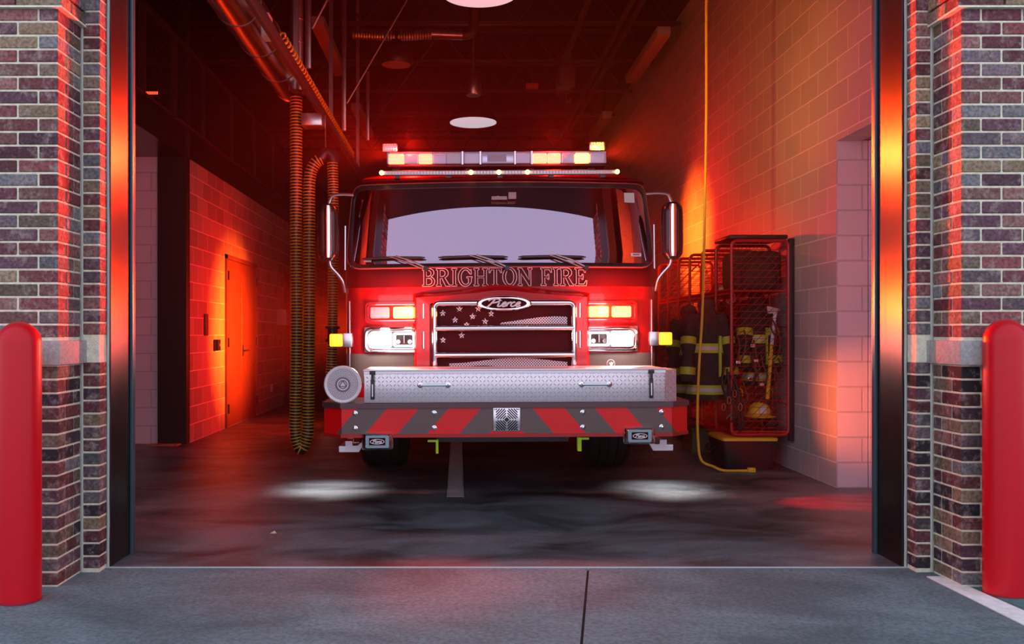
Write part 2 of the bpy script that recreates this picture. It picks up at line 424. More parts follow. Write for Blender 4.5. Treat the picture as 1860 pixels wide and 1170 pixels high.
# ============================================================ SETTING
# floor
struct('floor', MB().box(-7, 4.5, 4.985, 23.2, -.3, 0), M_floor)
def slab(pts, z0, z1, mb, mi=0):
    n = len(pts)
    vs = [(x, y, z0) for x, y in pts]+[(x, y, z1) for x, y in pts]
    return mb.add(vs, [tuple(range(n)), tuple(range(2*n-1, n-1, -1))]+[(i, (i+1) % n, (i+1) % n+n, i+n) for i in range(n)], mi)
jx = lambda y: .69+(y-4.98)*.161
mb = MB(); slab([(-14, -16), (jx(-16)-.006, -16), (jx(4.972)-.006, 4.972), (-14, 4.972)], -.3, -.004, mb)
slab([(jx(-16)+.006, -16), (14, -16), (14, 4.972), (jx(4.972)+.006, 4.972)], -.3, -.004, mb); mb.box(-14, 14, -16, 4.98, -.35, -.02, 1)
ap = struct('floor_apron', mb, [M_apron, M_joint])
ap['kind'] = 'structure'
struct('trim_1', MB().box(-2.4, 2.9, 4.972, 4.986, -.05, .0012), mat('joint_edge', (.50, .52, .52), .5))
# painted line and teal patch
def groundpoly(pts, z0, z1, mi=0, mb=None):
    mb = mb or MB(); n = len(pts)
    vs = [(x, y, z0) for x, y in pts]+[(x, y, z1) for x, y in pts]
    return mb.add(vs, [tuple(range(n)), tuple(range(2*n-1, n-1, -1))]+[(i, (i+1) % n, (i+1) % n+n, i+n) for i in range(n)], mi)
def gp(px, py): D = F*CAMH/(py-VY); return ((px-VX)*D/F, D)
a, b, c_, d_ = gp(1683, 1047), gp(1718, 1047), gp(1866, 1112), gp(1866, 1138)
struct('trim_2', groundpoly([a, b, c_, (2.62, 2.4), (2.44, 2.4), d_], -.006, .0005), M_white)
struct('trim_3', groundpoly([(b[0]+.03, b[1]-.2), (4.5, b[1]-.2), (4.5, 2.4), (2.66, 2.4), (c_[0]+.03, c_[1])], -.006, -.001), M_teal)

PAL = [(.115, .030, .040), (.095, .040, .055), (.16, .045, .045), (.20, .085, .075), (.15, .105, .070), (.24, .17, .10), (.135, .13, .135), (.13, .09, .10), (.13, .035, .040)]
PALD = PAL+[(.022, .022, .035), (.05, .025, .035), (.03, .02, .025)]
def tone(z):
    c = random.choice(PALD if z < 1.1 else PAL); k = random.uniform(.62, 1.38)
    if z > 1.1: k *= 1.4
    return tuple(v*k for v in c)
BH, BP, BW, BD = .0575, .0677, .193, .092
def pier(side, xc, xj, xo, name):
    """brick pier: corner xc at the front, brick return, header jamb to xj; runs out to xo"""
    s = -1 if side == 'left' else 1
    mb = MB(); g = .005
    def bx(xa, xb, ya, yb, z0, z1, mi, col=None):
        mb.box(min(xa, xb), max(xa, xb), ya, yb, z0, z1, mi, col, bev=.0035 if mi == 1 else 0, seg=1)
    bx(xc+s*g, xo, 4.60+g, 5.26, -.1, 4.6, 0)
    bx(xj+s*g, xc+s*.2, 4.88+g, 5.26, -.1, 4.6, 0)
    nz = int(4.6/BP)
    for i in range(nz):
        z = i*BP+.006
        if 1.075 < z+.03 < 1.215: continue
        dz = 0
        proj = .028 if z > 2.80 else 0.0
        ev = (i % 2 == 0)
        jx = lambda: random.uniform(-.0015, .0015)
        L = BW if ev else BD
        # corner brick
        D1 = BD if ev else BW
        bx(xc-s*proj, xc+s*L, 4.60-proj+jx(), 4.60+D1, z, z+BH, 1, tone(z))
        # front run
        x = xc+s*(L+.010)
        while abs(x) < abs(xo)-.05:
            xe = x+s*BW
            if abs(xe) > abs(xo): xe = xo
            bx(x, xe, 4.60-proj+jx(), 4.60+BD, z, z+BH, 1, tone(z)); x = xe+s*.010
        # return run
        y = 4.60+D1+.010
        while y < 4.86:
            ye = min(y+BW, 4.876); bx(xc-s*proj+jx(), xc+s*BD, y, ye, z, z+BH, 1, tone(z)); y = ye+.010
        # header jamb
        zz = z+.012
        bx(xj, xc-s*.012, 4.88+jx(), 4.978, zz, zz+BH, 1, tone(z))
        if proj and z < 2.9:
            bx(xc-s*proj, xo, 4.60-proj, 4.88, z-.012, z-.002, 0)
    w = struct(name, mb, [M_mortar, M_brick], angle=25)
    # stone cap
    cp = MB()
    cp.box(min(xc-s*.03, xo), max(xc-s*.03, xo), 4.555, 4.90, 1.088, 1.208, bev=.006)
    o = obj('stone_cap', cp, M_stone); o.parent = w
    # caulk line in the corner and along the steel
    k = MB(); k.tube([(xc-s*.008, 4.878, z*.5) for z in range(0, 10)], .006, 6)
    k.tube([(xj-s*.004+random.uniform(-.0015, .0015), 4.985, z*.12) for z in range(0, 38)], .0075, 6)
    o = obj('caulk_joint', k, mat('caulk', (.50, .52, .46), .7)); o.parent = w
pier('left', -1.97, -1.871, -4.2, 'wall_left_pier')
pier('right', 2.473, 2.385, 4.6, 'wall_right_pier')
# unseen header over the opening, toned dark for its windshield reflection
struct('wall_front_header', MB().box(-1.97, 2.47, 4.60, 5.0, 3.86, 4.6), M_dark)
struct('wall_front_inside', MB().box(-7, 4.5, 5.262, 5.30, 3.90, 6.0).box(-1.97, 2.47, 5.0, 5.262, 3.86, 6.0), M_dark)
struct('wall_front_parapet', MB().box(-14, -4.2, 4.62, 5.26, -.1, 5).box(4.6, 14, 4.62, 5.26, -.1, 5).box(-14, 14, 4.62, 5.26, 4.6, 6.6), M_brick)
# steel jambs
for s, x, nm in ((-1, -1.853, 'door_1'), (1, 2.362, 'door_2')):
    mb = MB(); xa, xb = (x-.12, x) if s < 0 else (x, x+.12)
    mb.box(xa, xb, 4.985, 5.27, 0, 3.88, 0, bev=.003, seg=1)
    j = struct(nm+'_frame', mb, M_jamb)
    t = MB().box(min(x, x-s*.018), max(x, x-s*.018), 5.272, 5.30, 0, 3.88, bev=.003).box(min(x-s*.018, x+s*.14), max(x-s*.018, x+s*.14), 5.30, 5.31, 0, 3.88)
    o = obj('door_track', t, M_jedge); o.parent = j
struct('door_3_frame', MB().box(-1.97, 2.47, 4.99, 5.27, 3.84, 3.90), M_jamb)

# right wall, alcove, soffit
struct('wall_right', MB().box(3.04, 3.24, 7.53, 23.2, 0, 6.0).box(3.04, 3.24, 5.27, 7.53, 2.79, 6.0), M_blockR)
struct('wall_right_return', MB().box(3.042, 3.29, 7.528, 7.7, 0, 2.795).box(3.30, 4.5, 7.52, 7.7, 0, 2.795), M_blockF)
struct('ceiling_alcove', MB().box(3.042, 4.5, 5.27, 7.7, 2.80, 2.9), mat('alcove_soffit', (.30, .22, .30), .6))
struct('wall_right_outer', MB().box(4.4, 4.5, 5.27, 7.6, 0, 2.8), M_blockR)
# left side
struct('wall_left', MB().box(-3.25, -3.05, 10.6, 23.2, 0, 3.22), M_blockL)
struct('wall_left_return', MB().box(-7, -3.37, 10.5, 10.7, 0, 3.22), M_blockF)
struct('wall_left_outer', MB().box(-7.2, -7, 5, 23.2, 0, 6), M_dark)
mz = MB().box(-7, -3.05, 5.27, 23.2, 3.22, 3.53)
struct('ceiling_mezzanine', mz, M_darkg)
struct('trim_4', MB().box(-3.37, -3.05, 10.48, 10.62, 0, 3.22).box(-3.13, -3.04, 10.46, 10.6, 3.2, 6.0), M_dark)
struct('trim_5', MB().box(-3.42, -3.10, 10.30, 10.46, 0, .012), mat('threshold_strip', (.45, .2, .08), .6))
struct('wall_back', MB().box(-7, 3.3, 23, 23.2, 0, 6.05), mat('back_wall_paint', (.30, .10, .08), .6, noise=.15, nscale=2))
struct('ceiling', MB().box(-7.2, 4.6, 5.1, 23.2, 6.0, 6.1), mat('deck_paint', (.018, .010, .010), .7))
# steel joists under the deck
n_t = 6
for k, y in enumerate([7.4, 9.2, 11.0, 12.8, 14.6, 16.4, 18.2, 20.0, 21.6]):
    mb = MB(); mb.box(-7, 3.04, y-.04, y+.04, 5.93, 5.98); mb.box(-7, 3.04, y-.04, y+.04, 5.46, 5.50)
    x = -6.9; up = True
    while x < 2.8:
        mb.cyl((x, y, 5.49 if up else 5.94), (x+.35, y, 5.94 if up else 5.49), .012, n=6); x += .35; up = not up
    struct('trim_%d' % n_t, mb, M_beam); n_t += 1
# dark ledger along the top of the right wall
struct('trim_%d' % n_t, MB().box(2.80, 3.04, 5.3, 23, 5.62, 6.0), M_dark); n_t += 1

# ------------------------------------------------------------ mezzanine guard
gr = thing('guard_rail', 'dark panelled guard rail along the edge of the upper floor at left', 'railing', (-3.05, 10, 3.53))
mb = MB(); mb.box(-3.07, -3.02, 5.3, 22.9, 4.40, 4.45)
obj('top_rail', mb, M_beam, gr)
mb = MB(); mb.box(-3.07, -3.02, 5.3, 22.9, 3.54, 3.57)
obj('bottom_rail', mb, M_beam, gr)
for y in [6, 7, 8, 9.0, 10.0, 11.1, 12.5, 13.9, 15.3, 16.7, 18.1, 19.5, 21]:
    obj('post', MB().box(-3.075, -3.015, y-.03, y+.03, 3.53, 4.44), M_beam, gr)
obj('infill_panel', MB().box(-3.06, -3.045, 10.6, 22.9, 3.57, 4.40), M_darkg, gr)
mb = MB()
for k in range(96):
    y = 5.4+k*.05; mb.cyl((-3.05, y, 3.57), (-3.05, y, 4.40), .0025, n=4)
obj('wire_infill', mb, M_beam, gr)
o = tag(obj('led_display', MB().box(-3.40, -3.20, 10.0, 10.05, 3.78, 3.84, 1).box(-3.31, -3.29, 10.01, 10.04, 3.53, 3.78, 1).box(-3.39, -3.21, 9.996, 9.999, 3.795, 3.825), [M_leddisp, M_trim], loc=(-3.3, 10, 3.78)),
        'narrow red lit display behind the upper floor railing at left', 'sign')

# ------------------------------------------------------------ double door in the left wall
def ydoor(px): return F*3.05/(VX-px)
y0, ym, y1 = ydoor(410), ydoor(437), ydoor(463)
ds = struct('door_4', MB().box(-3.05, -3.02, y0-.05, y0, 0, 2.27).box(-3.05, -3.02, y1, y1+.05, 0, 2.27).box(-3.05, -3.02, y0-.05, y1+.05, 2.22, 2.27), M_doorp)
for nm, ya, yb in (('door_leaf', y0+.003, ym-.003), ('door_leaf', ym+.003, y1-.003)):
    lf = obj(nm, MB().box(-3.055, -3.032, ya, yb, .012, 2.215, bev=.003, seg=1), M_doorp); lf.parent = ds
    hy = ya if ya < ym-.1 else yb
    for z in (.25, 1.12, 2.0):
        h = obj('hinge', MB().cyl((-3.012, hy, z-.06), (-3.012, hy, z+.06), .014, n=8).box(-3.035, -3.015, hy-.02, hy+.02, z-.06, z+.06), M_trim); h.parent = lf
hd = obj('door_handle', MB().box(-3.034, -3.026, ym+.03, ym+.09, .92, 1.08).tube([(-3.02, ym+.06, 1.0), (-2.975, ym+.06, 1.0), (-2.97, ym+.18, 1.0)], .010, 8), M_trim); hd.parent = ds
yy = ydoor(520)
struct('door_5_frame', MB().box(-3.05, -3.02, yy-.25, yy+.2, 0, 2.3), M_dark)

def wallbox(name, px, py, wy, hz, dx, label, cat, m, extra=None, bev=.005):
    D = ydoor(px); z = CAMH-(py-VY)*D/F
    o = thing(name, label, cat, (-3.05, D, z-hz/2))
    obj('body', MB().box(-3.049, -3.049+dx, D-wy/2, D+wy/2, z-hz/2, z+hz/2, bev=bev), m, o)
    return o, D, z
o, D, z = wallbox('notice_holder', 372, 590, .10, .26, .03, 'small dark plate on the left block wall, nearest the dark column', 'wall plate', M_doorp)
o, D, z = wallbox('call_box', 390, 627, .12, .14, .06, 'small black box on the left block wall beside the double door', 'box', M_trim)
obj('button', MB().cyl((-2.99, D, z), (-2.98, D, z), .02), M_grey, o)
o, D, z = wallbox('electrical_box', 508, 577, .50, .27, .16, 'grey metal electrical box on the left wall behind the hose', 'electrical box', M_grey)
obj('latch', MB().box(-2.89, -2.88, D-.2, D-.17, z-.05, z+.05), M_trim, o)
o, D, z = wallbox('wall_switch', 500, 612, .22, .14, .10, 'small black switch box under the grey electrical box', 'switch', M_trim)
obj('lever', MB().cyl((-2.95, D, z-.02), (-2.93, D, z-.16), .012, n=8), M_trim, o)
o, D, z = wallbox('wall_outlet', 492, 705, .12, .12, .04, 'wall outlet low on the left wall with a cord plugged in', 'outlet', M_grey)
pts = [(-3.0, D, z), (-2.94, D+.05, z), (-2.88, D+.2, z-.02), (-2.84, D+.5, z-.2), (-2.82, D+.9, z-.42), (-2.84, D+1.5, .03)]
obj('power_cord', MB().tube(pts, .012, 6), M_trim, o)

# right wall switch
D = F*3.04/(1440-VX); z = CAMH-(627-VY)*D/F
o = thing('wall_switch', 'small framed switch plate on the right block wall beside the gear rack', 'switch', (3.04, D, z-.07))
obj('plate', MB().box(3.022, 3.039, D-.04, D+.04, z-.06, z+.06, bev=.004), M_trim, o)
obj('toggle', MB().box(3.014, 3.022, D-.02, D+.02, z-.03, z+.03, bev=.002), M_white2, o)

# ------------------------------------------------------------ bollards
def bollard(x, y, h, r, label):
    t = thing('bollard', label, 'bollard', (x, y, 0), 'red bollards')
    pr = [(r, 0.0), (r, h-r*.98)]+[(r*math.cos(R_(a)), h-r*.98+r*.98*math.sin(R_(a))) for a in range(6, 90, 7)]+[(.002, h)]
    obj('sleeve', MB().lathe((x, y, -.003), [(r, 0.0)]+pr, n=56), M_bollard, t, angle=60)
    obj('base_seal', MB().lathe((x, y, -.003), [(r+.001, 0), (r+.001, .010)], n=40), mat('sealant', (.30, .01, .02), .6), t)
bollard(-2.052, 4.37, 1.30, .098, 'red bollard at the left edge, in front of the left brick pier')
bollard(2.617, 4.48, 1.313, .098, 'red bollard at the right edge, beside the white line and the right brick pier')

# ------------------------------------------------------------ floor drain, stone chip
fd = thing('trench_drain', 'narrow slotted trench drain grate in the floor under the truck', 'drain', (-.025, 7.1, 0))
obj('channel', MB().box(-.10, .05, 7.08, 20, -.02, .0008), M_joint, fd)
mb = MB()
for k in range(300):
    y = 7.10+k*.040; mb.box(-.088, .038, y, y+.024, 0, .0022)
    if k > 230: break
mb.box(-.094, -.086, 7.09, 16.3, 0, .003).box(.036, .044, 7.09, 16.3, 0, .003)
obj('grate', mb, mat('grate_steel', (.60, .55, .55), .5, .5), fd)
x, y = gp(496, 970)
tag(obj('leaf', MB().add([(x-.02, y, .002), (x, y-.012, .004), (x+.022, y+.004, .003), (x+.006, y+.02, .016), (x-.012, y+.014, .008)],
    [(0, 1, 2, 3, 4), (4, 3, 2, 1, 0)], 0), mat('dry_leaf', (.75, .55, .42), .7), loc=(x, y, 0)), 'small pale dry leaf on the bay floor near the door', 'leaf')

# ------------------------------------------------------------ exhaust hose on the overhead rail
HY = 9.0
def hp(px, py): return ((px-VX)*HY/F, HY, CAMH-(py-VY)*HY/F)
def smooth(pts, k=8):
    P_ = [Vector(p) for p in pts]; out = []
    for i in range(len(P_)-1):
        p0 = P_[max(i-1, 0)]; p1 = P_[i]; p2 = P_[i+1]; p3 = P_[min(i+2, len(P_)-1)]
        for j in range(k):
            t = j/k
            out.append(.5*((2*p1)+(-p0+p2)*t+(2*p0-5*p1+4*p2-p3)*t*t+(-p0+3*p1-3*p2+p3)*t**3))
    out.append(P_[-1]); return out
def ribbed(mb, pts, r, pitch, mi_y=0, mi_b=1):
    pts = smooth(pts, 30)
    mb.tube(pts, r*.9, 14, mi_b)
    # walk along, yellow ring every pitch
    acc = 0; last = pts[0]
    for i in range(1, len(pts)):
        seg = (pts[i]-pts[i-1]); L = seg.length
        while acc+pitch <= L+1e-9 or (acc < 0 and False):
            acc += pitch; p = pts[i-1]+seg*(acc/L); t = seg.normalized()
            mb.tube([p-t*pitch*.20, p-t*pitch*.14, p+t*pitch*.14, p+t*pitch*.20], [r*.90, r, r, r*.90], 14, mi_y)
        acc -= L
    return mb
eh = thing('exhaust_hose', 'yellow and black ribbed exhaust hose hanging in a loop from the overhead rail', 'hose', hp(545, 825))
mb = ribbed(MB(), [hp(538, 172), hp(538, 400), hp(539, 600), hp(537, 740), hp(537, 790), hp(547, 816), hp(558, 790), hp(560, 740), hp(562, 560),
                   hp(562, 420), hp(562, 330), hp(572, 298), hp(588, 287)], .060, .030)
obj('looped_length', mb, [M_yel, M_trim], eh)
mb = ribbed(MB(), [hp(604, 292), hp(606, 400), hp(605, 500), hp(604, 592)], .052, .026)
obj('drop_length', mb, [M_yel, M_trim], eh)
mb = ribbed(MB(), [hp(604, 622), hp(602, 660), hp(600, 700)], .052, .026)
obj('lower_length', mb, [M_yel, M_trim], eh)
mb = MB().tube(smooth([hp(584, 289), hp(590, 280), hp(598, 279), hp(604, 286), hp(604, 294)], 5), .062, 14)
obj('saddle', mb, M_trim, eh)
obj('break_coupling', MB().lathe(hp(604, 606), [(.07, .07), (.075, .06), (.075, .05), (.05, .04), (.05, -.05), (.072, -.06), (.072, -.08)], n=20), M_trim, eh)
mb = MB()
for k in range(26):
    a = hp(591, 210+k*2.7); b = (a[0], a[1], a[2]-.018)
    mb.tube([a, b], .004 if k % 2 else .007, 5)
obj('hanging_chain', mb, M_galv, eh)

pipe = thing('exhaust_duct', 'vertical galvanised duct pipe above the ribbed hose', 'pipe', hp(538, 165))
obj('pipe', MB().cyl(hp(538, 165), hp(538, -260), .066, n=24), M_galv, pipe)
for k in range(8): obj('seam_ring', MB().lathe(hp(538, 120-k*42), [(.067, -.008), (.07, 0), (.067, .008)], n=24), M_galv, pipe)
obj('collar', MB().lathe(hp(538, 150), [(.072, -.08), (.06, .06), (.05, .12)], n=24), M_alu, pipe)

rail = thing('exhaust_rail', 'long overhead exhaust rail running back above the hose with a coiled yellow line', 'rail', (-1.36, 12, 3.45))
obj('beam', MB().box(-1.40, -1.36, 6.0, 22, 3.42, 3.52, bev=.006), M_beam, rail)
mb = MB(); pts = []
for k in range(360):
    a = k*2*PI/8; pts.append((-1.38+.03*math.cos(a), 7.3+k*.0135, 3.56+.035*math.sin(a)))
obj('coiled_line', mb.tube(pts, .009, 5), M_yel, rail)
D = 8.6
for y in (8.0, 10.2, 12.9):
    obj('hanger', MB().box(-1.41, -1.37, y-.02, y+.02, 3.5, 5.95), M_galv, rail)
obj('trolley', MB().box(-1.50, -1.30, 8.9, 9.1, 3.22, 3.34, bev=.01), M_alu, rail)
obj('junction_box', MB().box(-1.50, -1.44, 7.1, 7.25, 3.50, 3.68, bev=.005), M_refl, rail)

du = thing('air_duct', 'large glossy metal duct overhead at upper left, catching red light', 'duct', (-1.86, 8, 3.6))
obj('duct_body', MB().cyl((-1.70, 5.6, 3.785), (-1.70, 9.5, 3.785), .18, n=40), mat('duct_metal', (.55, .36, .33), .25, 1), du)
for y in (6.4, 7.2, 8.0, 8.8): obj('seam_band', MB().lathe((-1.70, y, 3.785), [(.181, -.012), (.186, 0), (.181, .012)], axis='y', n=40), M_galv, du)
obj('end_bell', MB().lathe((-1.70, 9.5, 3.785), [(.18, 0), (.19, .03), (.15, .14), (.08, .18)], axis='y', n=40), mat('duct_metal', (0, 0, 0)), du)

# struts and rods near the rail
def strut(pxt, pyt, pxb, pyb, D, r, label, m, name='ceiling_strut', cat='strut'):
    a = P(pxt, pyt, D); b = P(pxb, pyb, D)
    return tag(obj(name, MB().box(b[0]-r, b[0]+r, D-r, D+r, b[2], a[2], bev=.003) if abs(pxt-pxb) < 3 else MB().cyl(a, b, r, n=8), m, loc=b), label, cat)
strut(560, -220, 560, 125, 9.4, .028, 'pale steel channel strut hanging just right of the duct pipe', M_galv)
strut(625, -60, 625, 238, 11.5, .024, 'tall steel strut hanging left of the two long diagonal rods', M_galv)
strut(668, 130, 668, 255, 13.5, .022, 'short steel strut at the foot of the rear diagonal rod', M_galv)
strut(640, -90, 567, 52, 9.4, .012, 'pale steel rod bracing the front strut', M_galv, 'brace_rod', 'rod')
strut(748, -15, 630, 188, 11.5, .011, 'pale diagonal rod bracing the tall middle strut', M_galv, 'brace_rod', 'rod')
strut(812, 42, 672, 232, 13.5, .010, 'red lit diagonal rod behind the other long rod', M_beam, 'brace_rod', 'rod')

# linear lights
M_tube = mat('unlit_strip_lens', (.55, .22, .16), .5)  # fixture is off; red light falling on the lens is put into its colour
def strip(x, y, z, label):
    t = thing('strip_light', label, 'light fixture', (x, y, z), 'unlit strip lights')
    obj('housing', MB().box(x-.09, x+.09, y, y+2.35, z+.03, z+.13, bev=.01), M_grey, t)
    obj('lens', MB().box(x-.085, x+.085, y+.01, y+2.34, z, z+.035, bev=.01), M_tube, t)
    for q in (.3, 2.0): obj('suspension_cable', MB().cyl((x, y+q, z+.13), (x, y+q, 6.0), .005, n=6), M_trim, t)
    return t
s0 = strip(2.70, 12.3, 5.15, 'strip light high on the right, the middle one of three in line')
dup(s0, (2.70, 17.0, 5.15), 'farthest strip light on the right, just above the work lamp')
dup(s0, (2.70, 7.9, 5.15), 'nearest strip light on the right, cut by the top of the frame')
dup(s0, (-1.80, 11.9, 5.15), 'strip light at upper left behind the front strut')
dup(s0, (-1.80, 16.4, 5.15), 'small far strip light at left beside the rear strut')

# high bay lamps
def highbay(x, y, z, label, r=.35, m=M_highbay):
    t = thing('high_bay_light', label, 'light fixture', (x, y, z), 'high bay lights')
    obj('diffuser', MB().lathe((x, y, z), [(.01, -.01), (r*.9, 0), (r, .01), (r, .02)], n=48), m, t)
    obj('reflector', MB().lathe((x, y, z), [(r*1.0, .022), (r*.97, .06), (r*.75, .22), (r*.4, .36), (.12, .42)], n=36, caps=False), M_clearbowl, t)
    obj('ballast', MB().lathe((x, y, z), [(.11, .42), (.12, .44), (.12, .72), (.08, .78)], n=20), M_alu, t)
    obj('stem', MB().cyl((x, y, z+.78), (x, y, 5.97), .015, n=8), M_galv, t); return t
h1 = highbay(.22, 14.1, 4.40, 'white round high bay light right above the truck light bar')
dup(h1, (.20, 8.75, 4.40), 'nearer white high bay light cut off by the top of the frame')
x, y, z = P(720, 118, 12.0)
t = thing('unlit_high_bay', 'dark dome fixture hanging behind the diagonal rods', 'fixture', (x, y, z))  # an unlit high bay, built as a plain dome
obj('dome', MB().lathe((x, y, z), [(.20, 0), (.22, .05), (.20, .18), (.12, .28), (.05, .32)], n=28), M_trim, t)
obj('lens', MB().lathe((x, y, z), [(.01, -.02), (.15, -.005), (.19, .001)], n=28), mat('pink_glint_lens', (.45, .25, .28), .3), t)  # pinkish reflection under the dome put into the lens colour
obj('stem', MB().cyl((x, y, z+.3), (x, y, 5.97), .012, n=8), M_trim, t)

# flexible duct across
a = P(640, 62, 12.6); b = P(840, 64, 12.6)
t = thing('flexible_duct', 'silver flexible duct running across under the ceiling', 'duct', a)
n = 60; pts = []; rr = []
for k in range(n+1):
    pts.append((a[0]+(b[0]-a[0])*.72*k/n, 12.6, a[2]-.02*math.sin(PI*k/n))); rr.append(.075 if k % 2 else .062)
obj('flexible_length', MB().tube(pts, rr, 14), M_galv, t)
obj('rigid_length', MB().cyl(pts[-1], (b[0], 12.6, b[2]), .065, n=20), M_galv, t)
obj('elbow', MB().tube(smooth([(b[0], 12.6, b[2]), (b[0]+.1, 12.6, b[2]+.02), (b[0]+.15, 12.6, b[2]+.12), (b[0]+.15, 12.6, b[2]+.5)], 4), .066, 14), M_beam, t)
# sprinkler pipes
for X, lab in ((2.17, 'left pipe of the close pair running back under the ceiling'), (2.30, 'right pipe of the close pair running back under the ceiling'), (1.62, 'single dark red pipe left of the paired pipes')):
    tag(obj('ceiling_pipe', MB().cyl((X, 6.5, 5.40), (X, 20 if X > 2 else 15.5, 5.40), .04, n=12), M_beam, loc=(X, 6.5, 5.4)), lab, 'pipe')
# hoist
x, y, z = P(1027, 160, 14)
t = thing('chain_hoist', 'dark red lit hoist motor hanging under the ceiling at right', 'hoist', (x, y, z))
obj('motor', MB().box(x-.12, x+.13, 13.8, 14.1, z-.05, z+.30, bev=.04), M_beam, t)
obj('drum', MB().cyl((x-.15, 13.9, z-.02), (x+.05, 13.9, z-.02), .10), M_beam, t)
obj('bracket', MB().box(x-.06, x+.08, 13.9, 14.0, z+.3, 5.4), M_beam, t)
obj('hook', MB().tube(smooth([(x, 13.9, z-.1), (x, 13.9, z-.2), (x+.04, 13.9, z-.25), (x+.06, 13.9, z-.18)], 5), .015, 8), M_beam, t)
x, y, z = P(966, 158, 15)
t = thing('exit_light', 'small red lit box fixture hanging under the ceiling', 'fixture', (x, y, z))
obj('body', MB().box(x-.10, x+.10, 14.9, 15.0, z-.04, z+.04, bev=.015), mat('red_box', (.6, .05, .04), .5), t)
obj('stem', MB().cyl((x, 14.95, z+.04), (x, 14.95, 6.0), .008, n=6), M_beam, t)

# ------------------------------------------------------------ yellow drop cord
CY = 8.37
def cp(px, py, D=CY): return P(px, py, D)
yc = thing('drop_cord', 'yellow power cord hanging from the ceiling down to the floor by the rack', 'cord', cp(1360, 858))
pts = smooth([cp(1285, -260), cp(1283, 0), cp(1283, 200), cp(1280, 400), cp(1276, 560), cp(1270, 660), cp(1267, 740), cp(1268, 800), cp(1274, 836), (2.28, 8.36, .05), (2.36, 8.36, .018), (2.5, 8.36, .014), (2.585, 8.36, .014)], 10)
obj('cable', MB().tube(pts, .012, 8), M_yel, yc)
obj('plug', MB().box(2.58, 2.65, 8.335, 8.385, .001, .042, bev=.008), M_yel, yc)

# ------------------------------------------------------------ gear rack
RX0, RX1, RZ0, RZ1 = 2.47, 2.985, .325, 2.08
rk = thing('gear_rack', 'red wire mesh gear rack standing against the right wall', 'rack', (2.73, 8.47, RZ0))
def divider(y, dense=True):
    mb = MB()
    pts = [(x, y, z) for x, z in rrect((RX0+RX1)/2, (RZ0+RZ1)/2, RX1-RX0, RZ1-RZ0, .05, 4)]
    mb.tube(pts, .016, 8, closed=True)
    fr = obj('divider_frame', mb, M_rack, rk)
    w_ = MB(); st = .062 if dense else .075
    z = RZ0+st
    while z < RZ1-.02:
        w_.cyl((RX0, y, z), (RX1, y, z), .0026, n=4); z += st
    # diagonals
    W = RX1-RX0; c = -W
    while c < RZ1-RZ0:
        x0, z0 = RX0, RZ0+c; x1, z1 = RX1, RZ0+c+W
        if z0 < RZ0: x0 += RZ0-z0; z0 = RZ0
        if z1 > RZ1: x1 -= z1-RZ1; z1 = RZ1
        if x1 > x0: w_.cyl((x0, y+.003, z0), (x1, y+.003, z1), .0026, n=4)
        c += st*1.15
    o = obj('wire_mesh', w_, M_rack, fr)
ys = [8.47+.51*k for k in range(7)]
for k, y in enumerate(ys): divider(y, k < 2)
obj('shelf', MB().box(RX0, RX1, 8.47, ys[-1], 1.62, 1.635).box(RX0, RX0+.02, 8.47, ys[-1], 1.60, 1.65), M_rack, rk)
obj('floor_shelf', MB().box(RX0, RX1, 8.47, ys[-1], RZ0+.02, RZ0+.035), M_rack, rk)
mb = MB()
for z in (.6, .95, 1.3, 1.9): mb.cyl((RX1, 8.47, z), (RX1, ys[-1], z), .006, n=6)
obj('back_rail', mb, M_rack, rk)
obj('wall_post', MB().box(2.99, 3.03, 8.455, 8.50, .27, 2.10, bev=.003), M_trim, rk)
for k in range(6):
    y = ys[k]+.25; obj('coat_hook', MB().tube([(RX0+.1, y, 1.61), (RX0+.1, y, 1.54), (RX0+.06, y, 1.51), (RX0+.03, y, 1.54)], .006, 6), M_galv, rk)

# tote under the rack
tx0, tx1 = P(1305, 0, 8.5)[0], P(1405, 0, 8.5)[0]
tt = thing('storage_tote', 'black storage tote with a yellow lid on the floor under the gear rack', 'tote', ((tx0+tx1)/2, 8.7, 0))
rings = []
for z, g in ((.0, .035), (.06, .025), (.27, 0)):
    rings.append([(x, y, z+.001) for x, y in rrect((tx0+tx1)/2+.03, 8.72, (tx1-tx0)-2*g, .52-2*g, .04, 3)])
obj('body', MB().ring_loft(rings), M_trim, tt)
rings = [[(x, y, z) for x, y in rrect((tx0+tx1)/2+.03, 8.72, (tx1-tx0)-2*g-.02+.03, .54-2*g, .04, 3)] for z, g in ((.268, .0), (.292, 0), (.300, .02))]
obj('lid', MB().ring_loft(rings), M_yel, tt)
obj('handle', MB().tube([(tx0-.005, 8.6, .2), (tx0-.03, 8.62, .17), (tx0-.03, 8.82, .17), (tx0-.005, 8.84, .2)], .012, 8), M_trim, tt)
bx = thing('storage_box', 'olive yellow box on the floor behind the black tote', 'box', (2.42, 9.9, 0))
x0, x1 = P(1257, 0, 9.7)[0], P(1293, 0, 9.7)[0]
obj('body', MB().box(x0, x1+.15, 9.7, 10.1, .001, .23, bev=.008), mat('olive_plastic', (.16, .11, .02), .6), bx)
obj('lid', MB().box(x0-.01, x1+.16, 9.69, 10.11, .23, .255, bev=.006), mat('olive_plastic', (0, 0, 0)), bx)
